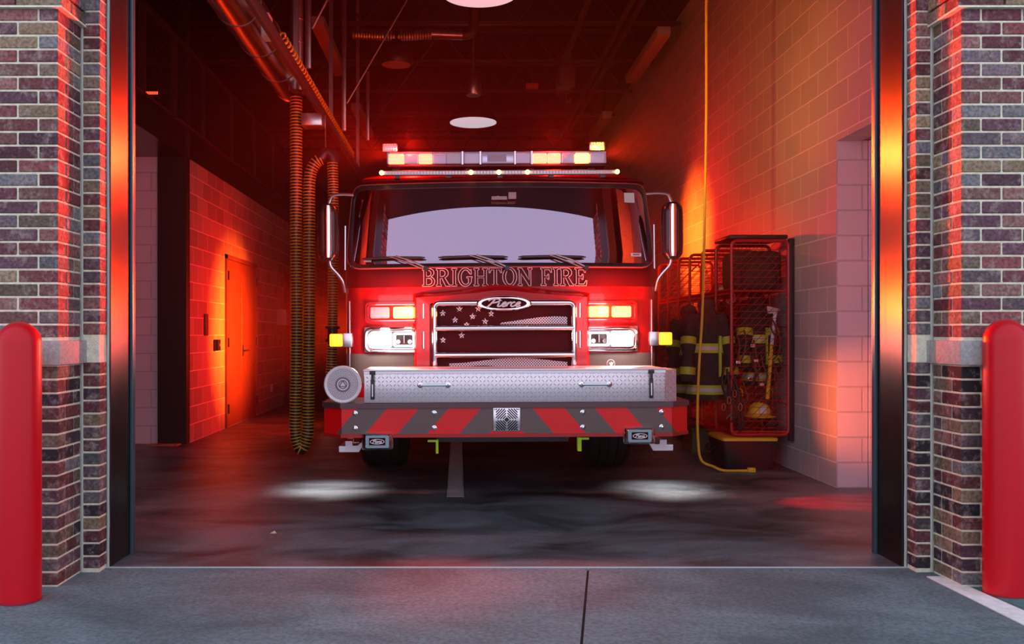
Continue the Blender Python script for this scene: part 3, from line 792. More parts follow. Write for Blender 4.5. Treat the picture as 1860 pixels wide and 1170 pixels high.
# dark case lying on top
cs = thing('equipment_case', 'black case lying on top of the gear rack at its near end', 'case', (2.72, 8.7, 2.09))
obj('shell', MB().box(2.45, 2.98, 8.46, 8.98, 2.097, 2.135, bev=.012), M_trim, cs)
obj('latch', MB().box(2.6, 2.66, 8.452, 8.462, 2.105, 2.128).box(2.8, 2.86, 8.452, 8.462, 2.105, 2.128), M_trim, cs)
cs2 = thing('duffel_bag', 'black bag on the upper shelf behind the mesh of the gear rack', 'bag', (2.72, 8.72, 1.636))
obj('body', MB().box(2.50, 2.96, 8.53, 8.93, 1.637, 2.0, bev=.07, seg=4), M_cloth, cs2)
obj('strap', MB().tube(smooth([(2.58, 8.52, 1.7), (2.6, 8.50, 1.9), (2.75, 8.50, 1.95), (2.88, 8.5, 1.85), (2.9, 8.52, 1.7)], 6), .012, 6), M_trim, cs2)

def coat(cx, cy, ztop, zbot, w, d, label, sleeves=True, name='turnout_coat', ang=0.0, mleft=True):
    t = thing(name, label, 'coat', (cx, cy, zbot))
    H = ztop-zbot; NR = 22; rings = []; NS = 28
    for i in range(NR+1):
        v = i/NR; z = zbot+H*v
        ww = w*(1.0-.12*v) if v < .78 else w*(.906-(v-.78)/.22*.62)
        dd = d*(1-.15*v) if v < .8 else d*(.88-(v-.8)/.2*.45)
        rings.append([(cx+ww/2*math.cos(2*PI*j/NS)*(1+.07*math.sin(5*2*PI*j/NS+v*2))+.02*math.sin(3*v),
                       cy+dd/2*math.sin(2*PI*j/NS)*(1+.10*math.sin(4*2*PI*j/NS+1+v*3)), z) for j in range(NS)])
    obj('torso', MB().ring_loft(rings), M_cloth, t, angle=60)
    def band(v0, v1, sc):
        out = []
        for v in (v0, v1):
            z = zbot+H*v; ww = w*(1-.12*v)*sc; dd = d*(1-.15*v)*sc
            out.append([(cx+ww/2*math.cos(2*PI*j/NS)*(1+.07*math.sin(5*2*PI*j/NS+v*2))+.02*math.sin(3*v),
                         cy+dd/2*math.sin(2*PI*j/NS)*(1+.10*math.sin(4*2*PI*j/NS+1+v*3)), z) for j in range(NS)])
        return out
    for v in (.06, .50):
        b = obj('reflective_band', MB().ring_loft(band(v, v+.10, 1.025)), M_limetape, t, angle=60)
        obj('silver_stripe', MB().ring_loft(band(v+.03, v+.07, 1.04)), M_refl, b, angle=60)
    if sleeves:
        for s in (-1, 1):
            pts = smooth([(cx+s*w*.30, cy, ztop-.10*H), (cx+s*w*.46, cy-.03, ztop-.30*H), (cx+s*w*.52, cy-.08, ztop-.55*H), (cx+s*w*.56, cy-.10, ztop-.80*H)], 6)
            sl = obj('sleeve', MB().tube(pts, [.06+.012*math.sin(i*.9) for i in range(len(pts))], 14), M_cloth, t, angle=60)
            for f in (.45, .85):
                k = int(f*(len(pts)-1)); p = pts[k]; q = pts[k+1] if k+1 < len(pts) else pts[k]
                dr = (q-pts[k-1]).normalized()
                sb = obj('sleeve_band', MB().cyl(p-dr*.035, p+dr*.035, .075, n=14), M_limetape, sl)
    obj('collar', MB().lathe((cx, cy, ztop-.04), [(.075, 0), (.085, .05), (.06, .10), (.02, .12)], n=16), M_cloth, t)
    obj('closure_strip', MB().box(cx+w*.22, cx+w*.28, cy-d*.50-.012, cy-d*.38, zbot+.25*H, zbot+.68*H), M_limetape, t)
    # back lettering as small lime bars
    return t
coat(2.33, 8.80, 1.50, .62, .37, .26, 'black turnout coat with lime and silver bands on the near outer edge of the rack')
coat(2.30, 9.35, 1.45, .60, .34, .24, 'black turnout coat with silver bands hanging behind the nearest coat')
coat(2.80, 8.80, 1.55, .75, .25, .22, 'black turnout coat hanging inside the near rack bay behind the mesh', sleeves=True)
coat(2.70, 9.75, 1.5, .60, .36, .24, 'black turnout coat hanging inside the third rack bay', sleeves=False)
# straps, tools inside near bay
ax = thing('fire_axe', 'axe with a white and yellow handle leaning inside the gear rack', 'axe', (2.86, 8.62, .36))
a0 = P(1408, 568, 8.6); a1 = P(1402, 625, 8.6); a2 = P(1394, 725, 8.6)
obj('upper_handle', MB().cyl(a0, a1, .017, n=10), M_white2, ax)
obj('lower_handle', MB().cyl(a1, a2, .018, n=10), M_yel, ax)
obj('head', MB().prism([(a0[0]-.07, a0[2]-.01), (a0[0]+.02, a0[2]-.005), (a0[0]+.05, a0[2]+.03), (a0[0]-.02, a0[2]+.05), (a0[0]-.08, a0[2]+.06)], 8.59, 8.61), M_alu, ax)
def helmet(x, y, z, m, label):
    t = thing('fire_helmet', label, 'helmet', (x, y, z))
    obj('shell', MB().lathe((x, y, z), [(.09, .0), (.105, .015), (.10, .06), (.08, .10), (.045, .125), (.005, .13)], n=20), m, t)
    obj('brim', MB().lathe((x, y, z), [(.10, .0), (.145, -.006), (.150, .0), (.10, .014)], n=20), m, t)
    obj('shield', MB().box(x-.03, x+.03, y-.115, y-.095, z+.02, z+.10, bev=.004), M_refl, t)
helmet(2.77, 8.62, .48, M_yel, 'yellow fire helmet low inside the near rack bay')
helmet(2.72, 9.25, 1.64, M_trim, 'dark fire helmet on the upper shelf of the second rack bay')
helmet(2.72, 9.78, 1.64, M_rack, 'red fire helmet on the upper shelf of the third rack bay')
for x, s, lab in ((2.60, 1, 'left boot of the pair at the bottom of the near rack bay'), (2.88, -1, 'right boot of the pair at the bottom of the near rack bay')):
    t = thing('fire_boot', lab, 'boot', (x, 8.68, RZ0+.036), 'boots in the near rack bay')
    obj('shaft', MB().tube([(x, 8.74, .42), (x, 8.74, .52), (x, 8.74, .66)], [.05, .052, .065], 14), M_rub, t)
    obj('foot', MB().box(x-.05, x+.05, 8.56, 8.79, .385, .46, bev=.03, seg=3), M_rub, t)
    obj('sole', MB().box(x-.052, x+.052, 8.555, 8.795, .362, .388, bev=.006), M_trim, t)
    obj('pull_loop', MB().tube(smooth([(x-.03, 8.67, .66), (x-.02, 8.66, .72), (x+.02, 8.66, .72), (x+.03, 8.67, .66)], 4), .007, 6), M_yel, t)
hn = thing('harness', 'tangled breathing harness straps with metal clips hanging on the outer rack edge', 'harness', (2.5, 8.45, .5))
mb = MB(); rnd = random.Random(3)
for k in range(7):
    x = 2.40+k*.02; z0 = .95-.03*k
    mb.tube(smooth([(x, 8.45, z0), (x+rnd.uniform(-.06, .06), 8.42, z0-.15), (x+rnd.uniform(-.08, .08), 8.43, z0-.30), (x+rnd.uniform(-.05, .05), 8.45, z0-.42)], 5), .011, 6)
obj('strap', mb, M_trim, hn)
for k in range(4):
    c = (2.38+.05*k, 8.41, .58+.06*(k % 3)); n = 12
    obj('metal_clip', MB().tube([(c[0]+.016*math.cos(2*PI*i/n), c[1], c[2]+.032*math.sin(2*PI*i/n)) for i in range(n)], .0045, 6, closed=True), M_chrome, hn)
hn2 = thing('rescue_harness', 'orange and red webbing with buckles bundled inside the near rack bay', 'harness', (2.72, 8.56, .6))
mb = MB(); mb2 = MB()
for k in range(22):
    x = rnd.uniform(2.54, 2.94); z = rnd.uniform(.62, 1.4)
    (mb if k % 2 else mb2).tube(smooth([(x, 8.60, z), (x+rnd.uniform(-.03, .03), 8.56, z-.1), (x+rnd.uniform(-.05, .05), 8.55, z-.22), (x+rnd.uniform(-.05, .05), 8.6, z-.3)], 5), .008, 5)
obj('red_webbing', mb, mat('red_webbing', (.16, .02, .015), .8), hn2)
obj('orange_webbing', mb2, mat('tan_webbing', (.12, .07, .03), .8), hn2)
for k in range(6):
    x = rnd.uniform(2.54, 2.92); z = rnd.uniform(.55, 1.3)
    obj('buckle', MB().box(x-.02, x+.02, 8.53, 8.54, z-.014, z+.014, bev=.003), M_alu, hn2)
HAZE_HOOK = True

# ============================================================ FIRE TRUCK
tr = thing('fire_truck', 'red and black fire engine facing the open bay door with its lights flashing', 'fire truck', (TX, TY, 0))
def T(name, mb, m, parent=None, label=None, angle=35): return obj(name, mb, m, parent or tr, angle=angle, label=label)
RR, RC = 4.9, .16
def lerp(tab, z):
    if z <= tab[0][0]: return tab[0][1]
    for (a, va), (b, vb) in zip(tab, tab[1:]):
        if z <= b: return va+(vb-va)*(z-a)/(b-a)
    return tab[-1][1]
HWT = [(.70, 1.22), (1.80, 1.22), (2.40, 1.165), (2.46, 1.145), (2.50, 1.10), (2.52, 1.03)]
YFT = [(.70, 7.15), (1.40, 7.14), (1.55, 7.14), (1.62, 7.13), (1.74, 7.14), (1.77, 7.16), (2.40, 7.16+.63*math.tan(R_(12))), (2.46, 7.33), (2.50, 7.38), (2.52, 7.46)]
def surf(s, z, off=0.0):
    hw = lerp(HWT, z); yf = lerp(YFT, z)
    sj = (hw-RC)/(RR-RC); pj = math.asin(sj); L = RR*pj; a = abs(s); sg = 1 if s >= 0 else -1
    if a <= L: ph = a/RR; d = RR*math.sin(ph); y = RR*(1-math.cos(ph))
    else:
        ph = pj+(a-L)/RC
        if ph <= PI/2: pass
        extra = max(0, ph-PI/2)*RC; ph = min(ph, PI/2)
        d = (RR-RC)*sj+RC*math.sin(ph); y = RR-(RR-RC)*math.cos(pj)-RC*math.cos(ph)+extra
    dz = .01; k = (lerp(YFT, z+dz)-lerp(YFT, z-dz))/(2*dz)
    n = Vector((sg*math.sin(ph), -math.cos(ph), k*math.cos(ph))).normalized()
    return Vector((TX+sg*d, yf+y, z))+n*off
SMAX = 1.285   # arc length to the start of the straight side (approx)
svals = [-4.2, -3.0, -1.9, -1.6]+[-1.45+.05*i for i in range(0, 7)]+[-1.10+i*.1 for i in range(23)]+[1.15+.05*i for i in range(0, 7)]+[1.6, 1.9, 3.0, 4.2]
svals = sorted(set(round(v, 3) for v in svals))
zrows = [.72, .9, 1.1, 1.3, 1.45, 1.52, 1.55, 1.60, 1.68, 1.74, 1.77, 1.85, 1.95, 2.05, 2.15, 2.25, 2.33, 2.385, 2.40, 2.43, 2.46, 2.485, 2.50, 2.515, 2.52]
WS = 1.20   # windshield half arc
mb = MB(); grid = [[surf(s, z) for s in svals] for z in zrows]
vs = [p for r in grid for p in r]; N = len(svals); fs = []; mi = []
for i in range(len(zrows)-1):
    for j in range(N-1):
        if 1.765 <= zrows[i] and zrows[i+1] <= 2.39 and svals[j] >= -WS-.001 and svals[j+1] <= WS+.001: continue
        if zrows[i] < 1.56: continue
        fs.append((i*N+j, i*N+j+1, (i+1)*N+j+1, (i+1)*N+j))
top = [(len(zrows)-1)*N+j for j in range(N)]; fs.append(tuple(top))
mb.add(vs, fs, 0)
# rear closing wall
b0 = grid[0][0]; yb = b0[1]
cabu = T('cab', mb, M_blackpaint, angle=50)
mb = MB(); fs = []
for i in range(7):
    for j in range(N-1): fs.append((i*N+j, i*N+j+1, (i+1)*N+j+1, (i+1)*N+j))
mb.add(vs[:8*N], fs, 0)
cabl = T('cab_lower_front', mb, M_redpaint, angle=50)
# interior: floor, dash, rear wall
T('interior_shell', MB().box(TX-1.12, TX+1.12, 9.3, 9.35, 1.0, 2.42).box(TX-1.15, TX+1.15, 7.55, 9.3, 1.0, 1.05).box(TX-1.1, TX+1.1, 7.5, 9.3, 2.40, 2.43), M_trim)
mb = MB(); ss = [-1.14+i*.095 for i in range(25)]
rings = [[surf(s, 1.70, -.05) for s in ss], [surf(s, 1.79, -.04) for s in ss], [surf(s, 1.80, -.30)+Vector((0, 0, .0)) for s in ss], [surf(s, 1.4, -.42) for s in ss]]
T('dashboard', MB().ring_loft(rings, closed=False), M_seat)
for X in (-.62, .62):
    st = T('seat', MB().box(TX+X-.26, TX+X+.26, 8.3, 8.45, 1.3, 2.12, bev=.06, seg=3).box(TX+X-.26, TX+X+.26, 7.95, 8.4, 1.2, 1.35, bev=.05, seg=3), M_seat)
    T('headrest', MB().box(TX+X-.15, TX+X+.15, 8.28, 8.38, 2.14, 2.32, bev=.04, seg=3), M_seat, st)
c = Vector((TX-.60, 7.72, 1.86)); n = 28
mb = MB().tube([(c.x+.22*math.cos(2*PI*i/n), c.y+.10*math.sin(2*PI*i/n), c.z+.18*math.sin(2*PI*i/n)) for i in range(n)], .016, 8, closed=True)
for a in (90, 210, 330): mb.cyl(c, (c.x+.22*math.cos(R_(a)), c.y+.10*math.sin(R_(a)), c.z+.18*math.sin(R_(a))), .012, n=6)
T('steering_wheel', mb, M_trim)
# windshield
mb = MB(); zs = [1.765+i*(2.395-1.765)/14 for i in range(15)]; ss = [-WS-.01+i*(2*WS+.02)/40 for i in range(41)]
mb.ring_loft([[surf(s, z, .003) for s in ss] for z in zs], closed=False)
wsh = T('windshield', mb, M_glass, angle=80)
def surfring(outer, inner, off0, off1, m, name, parent=None, label=None):
    n = len(outer); vs = [surf(s, z, off0) for s, z in outer]+[surf(s, z, off1) for s, z in outer]+[surf(s, z, off1) for s, z in inner]+[surf(s, z, off0) for s, z in inner]
    fs = []
    for i in range(n):
        j = (i+1) % n
        for k in range(3): fs.append((k*n+i, k*n+j, (k+1)*n+j, (k+1)*n+i))
    return T(name, MB().add(vs, fs), m, parent, label)
def densify(loop, d=.08):
    out = []
    for i in range(len(loop)):
        a = loop[i]; b = loop[(i+1) % len(loop)]; L = math.dist(a, b); k = max(1, int(L/d))
        for q in range(k): out.append((a[0]+(b[0]-a[0])*q/k, a[1]+(b[1]-a[1])*q/k))
    return out
def ring_pair(cx, cz, w0, h0, r0, w1, h1, r1, n=5):
    o = rrect(cx, cz, w0, h0, r0, n); i_ = rrect(cx, cz, w1, h1, r1, n)
    # densify both alike
    O = []; I = []
    for k in range(len(o)):
        j = (k+1) % len(o); m_ = max(1, int(math.dist(o[k], o[j])/.07))
        for q in range(m_):
            t = q/m_
            O.append((o[k][0]*(1-t)+o[j][0]*t, o[k][1]*(1-t)+o[j][1]*t)); I.append((i_[k][0]*(1-t)+i_[j][0]*t, i_[k][1]*(1-t)+i_[j][1]*t))
    return O, I
O, I = ring_pair(0, 2.08, 2.46, .66, .13, 2.37, .60, .10)
surfring(O, I, -.005, .012, M_trim, 'windshield_gasket')
O, I = ring_pair(0, 2.08, 2.475, .675, .135, 2.463, .665, .13)
surfring(O, I, .0, .016, mat('red_pinstripe', (.45, .10, .10), .3), 'gasket_trim')
# centre bracket, stickers
T('camera_bracket', MB().box(TX-.07, TX+.05, 7.21, 7.24, 2.275, 2.30, bev=.004).cyl((TX-.02, 7.2, 2.29), (TX-.02, 7.25, 2.29), .012).box(TX+.06, TX+.12, 7.20, 7.24, 2.28, 2.33, bev=.004), mat('bracket_grey', (.35, .3, .3), .4))
def patch(s0, s1, z0, z1, off, m, name, parent=None, label=None):
    ns = max(2, int(abs(s1-s0)/.04)); rings = [[surf(s0+(s1-s0)*i/ns, z, off) for i in range(ns+1)] for z in (z0, (z0+z1)/2, z1)]
    return T(name, MB().ring_loft(rings, closed=False), m, parent, label)
patch(.985, 1.07, 2.265, 2.345, .006, mat('pale_sticker', (.55, .72, .66), .5), 'sticker', wsh, 'pale green square sticker')
patch(1.02, 1.105, 1.835, 1.862, .006, M_white2, 'sticker', wsh, 'small white label sticker')
patch(1.035, 1.09, 1.843, 1.854, .008, mat('sticker_print', (.3, .15, .35), .5), 'sticker_print', wsh)
patch(-1.07, -1.01, 1.80, 1.815, .006, M_white2, 'sticker', wsh, 'narrow white sticker')
# wipers
for s0, s1 in ((-1.08, -.58), (-.48, .05), (.13, .65)):
    mb = MB(); n = 14
    mb.tube([surf(s0+(s1-s0)*i/n, 1.825-.012*abs(i/n-.5), .030) for i in range(n+1)], [.004]+[.010]*(n-1)+[.004], 6)
    wp = T('wiper', mb, M_trim)
    sm = s0+(s1-s0)*.55
    T('wiper_arm', MB().tube([surf(sm, 1.83, .045), surf(sm+.12, 1.79, .05), surf(sm+.24, 1.735, .03)], .008, 6).tube([surf(sm-.05, 1.83, .045), surf(sm+.06, 1.79, .05), surf(sm+.2, 1.735, .03)], .005, 6), mat('wiper_steel', (.4, .3, .3), .35, .8), wp)
    T('wiper_pivot', MB().cyl(surf(sm+.23, 1.733, .0), surf(sm+.23, 1.733, .045), .018, n=12), M_trim, wp)
# lower trim line under windshield
mb = MB().tube([surf(-1.2+i*.1, 1.752, .006) for i in range(25)], .006, 6); T('cowl_seam', mb, M_trim)

# lettering BRIGHTON FIRE, outline strokes
def arc(cx, cy, rx, ry, a0, a1, n=10): return [(cx+rx*math.cos(R_(a0+(a1-a0)*i/n)), cy+ry*math.sin(R_(a0+(a1-a0)*i/n))) for i in range(n+1)]
def stem(x0, x1, y0=0.0, y1=1.0, sf=.10):
    return [(x0-sf, y0), (x1+sf, y0), (x1+sf, y0+.07), (x1, y0+.11), (x1, y1-.11), (x1+sf, y1-.07), (x1+sf, y1), (x0-sf, y1), (x0-sf, y1-.07), (x0, y1-.11), (x0, y0+.11), (x0-sf, y0+.07)]
GL = {
 'I': (.40, [stem(.11, .29)]),
 'H': (.98, [[(0, 0), (.38, 0), (.38, .07), (.28, .11), (.28, .45), (.70, .45), (.70, .11), (.60, .07), (.60, 0), (.98, 0), (.98, .07), (.88, .11), (.88, .89), (.98, .93), (.98, 1), (.60, 1), (.60, .93), (.70, .89), (.70, .55), (.28, .55), (.28, .89), (.38, .93), (.38, 1), (0, 1), (0, .93), (.10, .89), (.10, .11), (0, .07)]]),
 'T': (.86, [[(.24, 0), (.62, 0), (.62, .07), (.52, .11), (.52, .90), (.70, .90), (.80, .72), (.86, .72), (.84, 1), (.02, 1), (0, .72), (.06, .72), (.16, .90), (.34, .90), (.34, .11), (.24, .07)]]),
 'F': (.78, [[(0, 0), (.40, 0), (.40, .07), (.28, .11), (.28, .44), (.44, .44), (.50, .34), (.56, .34), (.56, .66), (.50, .66), (.44, .54), (.28, .54), (.28, .90), (.60, .90), (.70, .74), (.76, .74), (.74, 1), (0, 1), (0, .93), (.10, .89), (.10, .11), (0, .07)]]),
 'E': (.84, [[(0, 0), (.80, 0), (.84, .30), (.77, .30), (.64, .10), (.28, .10), (.28, .44), (.46, .44), (.52, .34), (.58, .34), (.58, .66), (.52, .66), (.46, .54), (.28, .54), (.28, .90), (.60, .90), (.70, .74), (.76, .74), (.74, 1), (0, 1), (0, .93), (.10, .89), (.10, .11), (0, .07)]]),
 'N': (1.0, [[(0, 0), (.32, 0), (.32, .07), (.22, .11), (.22, .70), (.76, 0), (.90, 0), (.90, .89), (1, .93), (1, 1), (.68, 1), (.68, .93), (.78, .89), (.78, .32), (.28, 1), (0, 1), (0, .93), (.10, .89), (.10, .11), (0, .07)]]),
 'O': (.96, [ellip(.48, .5, .48, .52, 28), ellip(.48, .5, .28, .42, 24)]),
 'G': (.98, [arc(.48, .5, .48, .52, 42, 330, 22)+[(.90, .44), (.98, .48), (.98, .52), (.56, .52), (.56, .46), (.70, .42), (.70, .14)]+arc(.50, .5, .30, .41, 310, 60, 14)[::1]+[(.84, .66), (.90, .66), (.88, .96), (.80, .92)]]),
 'B': (.88, [[(0, 0)]+arc(.50, .27, .36, .27, -90, 78, 9)+arc(.48, .77, .32, .23, -65, 90, 8)+[(0, 1), (0, .93), (.10, .89), (.10, .11), (0, .07)], [(.28, .57)]+arc(.42, .735, .18, .165, -90, 90, 7)+[(.28, .90)], [(.28, .10)]+arc(.44, .28, .22, .18, -90, 90, 7)+[(.28, .46)]]),
 'R': (.98, [[(0, 0), (.38, 0), (.38, .07), (.28, .11), (.28, .45), (.40, .45), (.66, 0), (.98, 0), (.98, .07), (.88, .10), (.60, .48)]+arc(.50, .74, .34, .26, -60, 90, 8)+[(0, 1), (0, .93), (.10, .89), (.10, .11), (0, .07)], [(.28, .55)]+arc(.42, .725, .20, .175, -90, 90, 7)+[(.28, .90)]]),
}
txt = 'BRIGHTON FIRE'; hgt = .135; zb = 1.605
wid = sum((.50 if c == ' ' else GL[c][0]+.07) for c in txt); sc = 1.27/wid
xx = -1.27/2+.03; 
let = None
for c in txt:
    if c == ' ': xx += .50*sc; continue
    wd, loops = GL[c]; mb = MB()
    for lp in loops:
        pts = densify([(xx+x*sc, zb+z*hgt) for x, z in lp], .03)
        mb.tube([surf(s, z,   .003) for s, z in pts], .0032, 5, closed=True)
    T('letter', mb, M_letter)
    xx += (wd+.07)*sc

# grille surround (red, raised)
def onf(d, z, off): return surf(d, z, off)
def loopsurf(loop, off): return [surf(s, z, off) for s, z in loop]
def plate(name, loop, off0, off1, m, parent=None, bev=.012, label=None):
    """raised plate following the cab front; slightly smaller at its face"""
    cxm = sum(p[0] for p in loop)/len(loop); czm = sum(p[1] for p in loop)/len(loop)
    def shrink(l, b):
        out = []
        for x, z in l:
            dx, dz = x-cxm, z-czm; L = math.hypot(dx, dz) or 1; out.append((x-dx/L*b, z-dz/L*b))
        return out
    r = [loopsurf(loop, off0), loopsurf(loop, off1-bev*.6), loopsurf(shrink(loop, bev), off1)]
    mb = MB().ring_loft(r, caps=False); n = len(loop)
    # face fan
    c = surf(cxm, czm, off1); base = len(mb.v)
    lo = loopsurf(shrink(loop, bev), off1); mb.add(lo+[c], [(i, (i+1) % n, n) for i in range(n)])
    return T(name, mb, m, parent, label, angle=40)
# arched surround
top = [(-.66+1.32*i/24, 1.535+.055*math.exp(-((-.66+1.32*i/24)/.30)**2)) for i in range(25)]
loop = densify([(.66, 1.50), (.64, 1.10), (.63, .78), (-.63, .78), (-.64, 1.10), (-.66, 1.50)]+top, .08)
O = []; I = []
inner_pts = []
# ring between the arched outline and the grille opening, built by angle
cz = 1.2
def ray_rect(a, hx, z0, z1):
    dx, dz = math.cos(a), math.sin(a); t = 1e9
    if abs(dx) > 1e-6: t = min(t, hx/abs(dx))
    if dz > 1e-6: t = min(t, (z1-cz)/dz)
    if dz < -1e-6: t = min(t, (cz-z0)/-dz)
    return (dx*t, cz+dz*t)
n = 96
for i in range(n):
    a = 2*PI*i/n
    x, z = ray_rect(a, .66, .78, 1.535); 
    if z > 1.5: z += .055*math.exp(-(x/.30)**2)
    O.append((x, z)); I.append(ray_rect(a, .545, .86, 1.485))
vs = loopsurf([(x*1.03, cz+(z-cz)*1.07) for x, z in O], .0)+loopsurf(O, .045)+loopsurf([(x*.975, cz+(z-cz)*.965) for x, z in O], .058)+loopsurf(I, .052)+loopsurf(I, -.02)
fs = []
for i in range(n):
    j = (i+1) % n
    for k in range(4): fs.append((k*n+i, k*n+j, (k+1)*n+j, (k+1)*n+i))
T('grille_surround', MB().add(vs, fs), M_redpaint, angle=30)
# grille chrome
gr_ = None
def chromebar(pts, r, parent=None, name='grille_bar'): return T(name, MB().tube(pts, r, 10), M_chrome, parent)
mb = MB()
lp = [(-.508, .86), (-.508, 1.1), (-.508, 1.30), (-.508, 1.435)]+arc(-.470, 1.435, .038, .038, 180, 90, 5)+[(-.47+1.016*k/16, 1.473) for k in range(1, 16)]+arc(.508, 1.435, .038, .038, 90, 0, 5)+[(.546, 1.30), (.546, 1.1), (.546, .86)]
gr_ = T('grille_frame', MB().tube([surf(s, z, .05) for s, z in lp], .024, 12), M_chrome)
for z in (1.283, 1.080): T('grille_bar', MB().tube([surf(-.508+1.054*k/16, z, .052) for k in range(17)], .023, 12), M_chrome)
patch(-.54, .54, .86, 1.49, .012, M_screend, 'grille_screen')
# wavy flag screens
def wave(name, s0, s1, fl, fh, off=.018):
    n = 30; lo = [(s0+(s1-s0)*i/n, fl((s0+(s1-s0)*i/n))) for i in range(n+1)]; hi = [(s0+(s1-s0)*i/n, fh((s0+(s1-s0)*i/n))) for i in range(n+1)]
    T(name, MB().ring_loft([loopsurf(lo, off), loopsurf(hi, off)], closed=False), M_screen, None)
wave('flag_stripe', -.01, .50, lambda s: 1.312, lambda s: 1.345+.025*math.sin((s-.15)*6))
wave('flag_stripe', -.40, .50, lambda s: 0.97+.028*math.sin((s+.05)*7+2.2), lambda s: 1.035+.02*math.sin((s+.1)*6+.3))
def star(s, z, r):
    pts = []
    for k in range(10):
        a = PI/2+k*PI/5; q = r if k % 2 == 0 else r*.5; pts.append((s+q*math.cos(a), z+q*math.sin(a)))
    c = surf(s, z, .02); v = loopsurf(pts, .02)+[c]
    T('flag_star', MB().add(v, [(i, (i+1) % 10, 10) for i in range(10)]), M_screen)
for px, py in ((806, 569), (836, 561), (828, 581), (860, 575), (893, 570), (882, 584), (849, 590), (806, 617), (840, 609), (870, 561)):
    star((px-912)/237, 1.245-(py-605)/237, .027)
# logo badge
lg = plate('logo_badge', ellip(.015, 1.468, .205, .056, 48), .02, .085, M_chrome, bev=.012)
plate('logo_field', ellip(.015, 1.468, .168, .040, 44), .086, .090, M_logo, lg, bev=.002)
def script(cx, cz, w, h, off, r, parent, m=M_white2, base=None):
    """the word Pierce in joined script strokes; base maps (x,z) to a point"""
    base = base or (lambda x, z: surf(x, z, off))
    st = []
    st.append([(.02, -.05), (.06, .0), (.13, .5), (.18, 1.0)])
    st.append([(.0, .78), (.06, 1.0), (.20, 1.08), (.32, .98), (.34, .78), (.26, .58), (.13, .50)])
    st.append([(.36, .55), (.34, .2), (.36, .02), (.42, .05), (.46, .2)]); st.append([(.385, .80), (.39, .84)])
    def e(x): return [(x, .26), (x+.07, .34), (x+.10, .50), (x+.06, .60), (x+.01, .45), (x, .2), (x+.04, .02), (x+.10, .04), (x+.14, .16)]
    st.append(e(.46)); st.append([(.60, .16), (.63, .56), (.62, .30), (.61, .02)]); st.append([(.62, .34), (.67, .56), (.72, .56)])
    st.append([(.83, .50), (.79, .60), (.74, .45), (.73, .2), (.77, .02), (.83, .05), (.87, .20)]); st.append(e(.88))
    mb = MB()
    for k in st:
        pts = [Vector(base(cx-w/2+(x+.10*z)*w/1.1, cz-h/2+z*h)) for x, z in k]
        if len(pts) > 2: pts = smooth(pts, 4)
        mb.tube(pts, r, 6)
    return T('logo_script', mb, m, parent)
script(.015, 1.472, .27, .054, .095, .0064, lg)

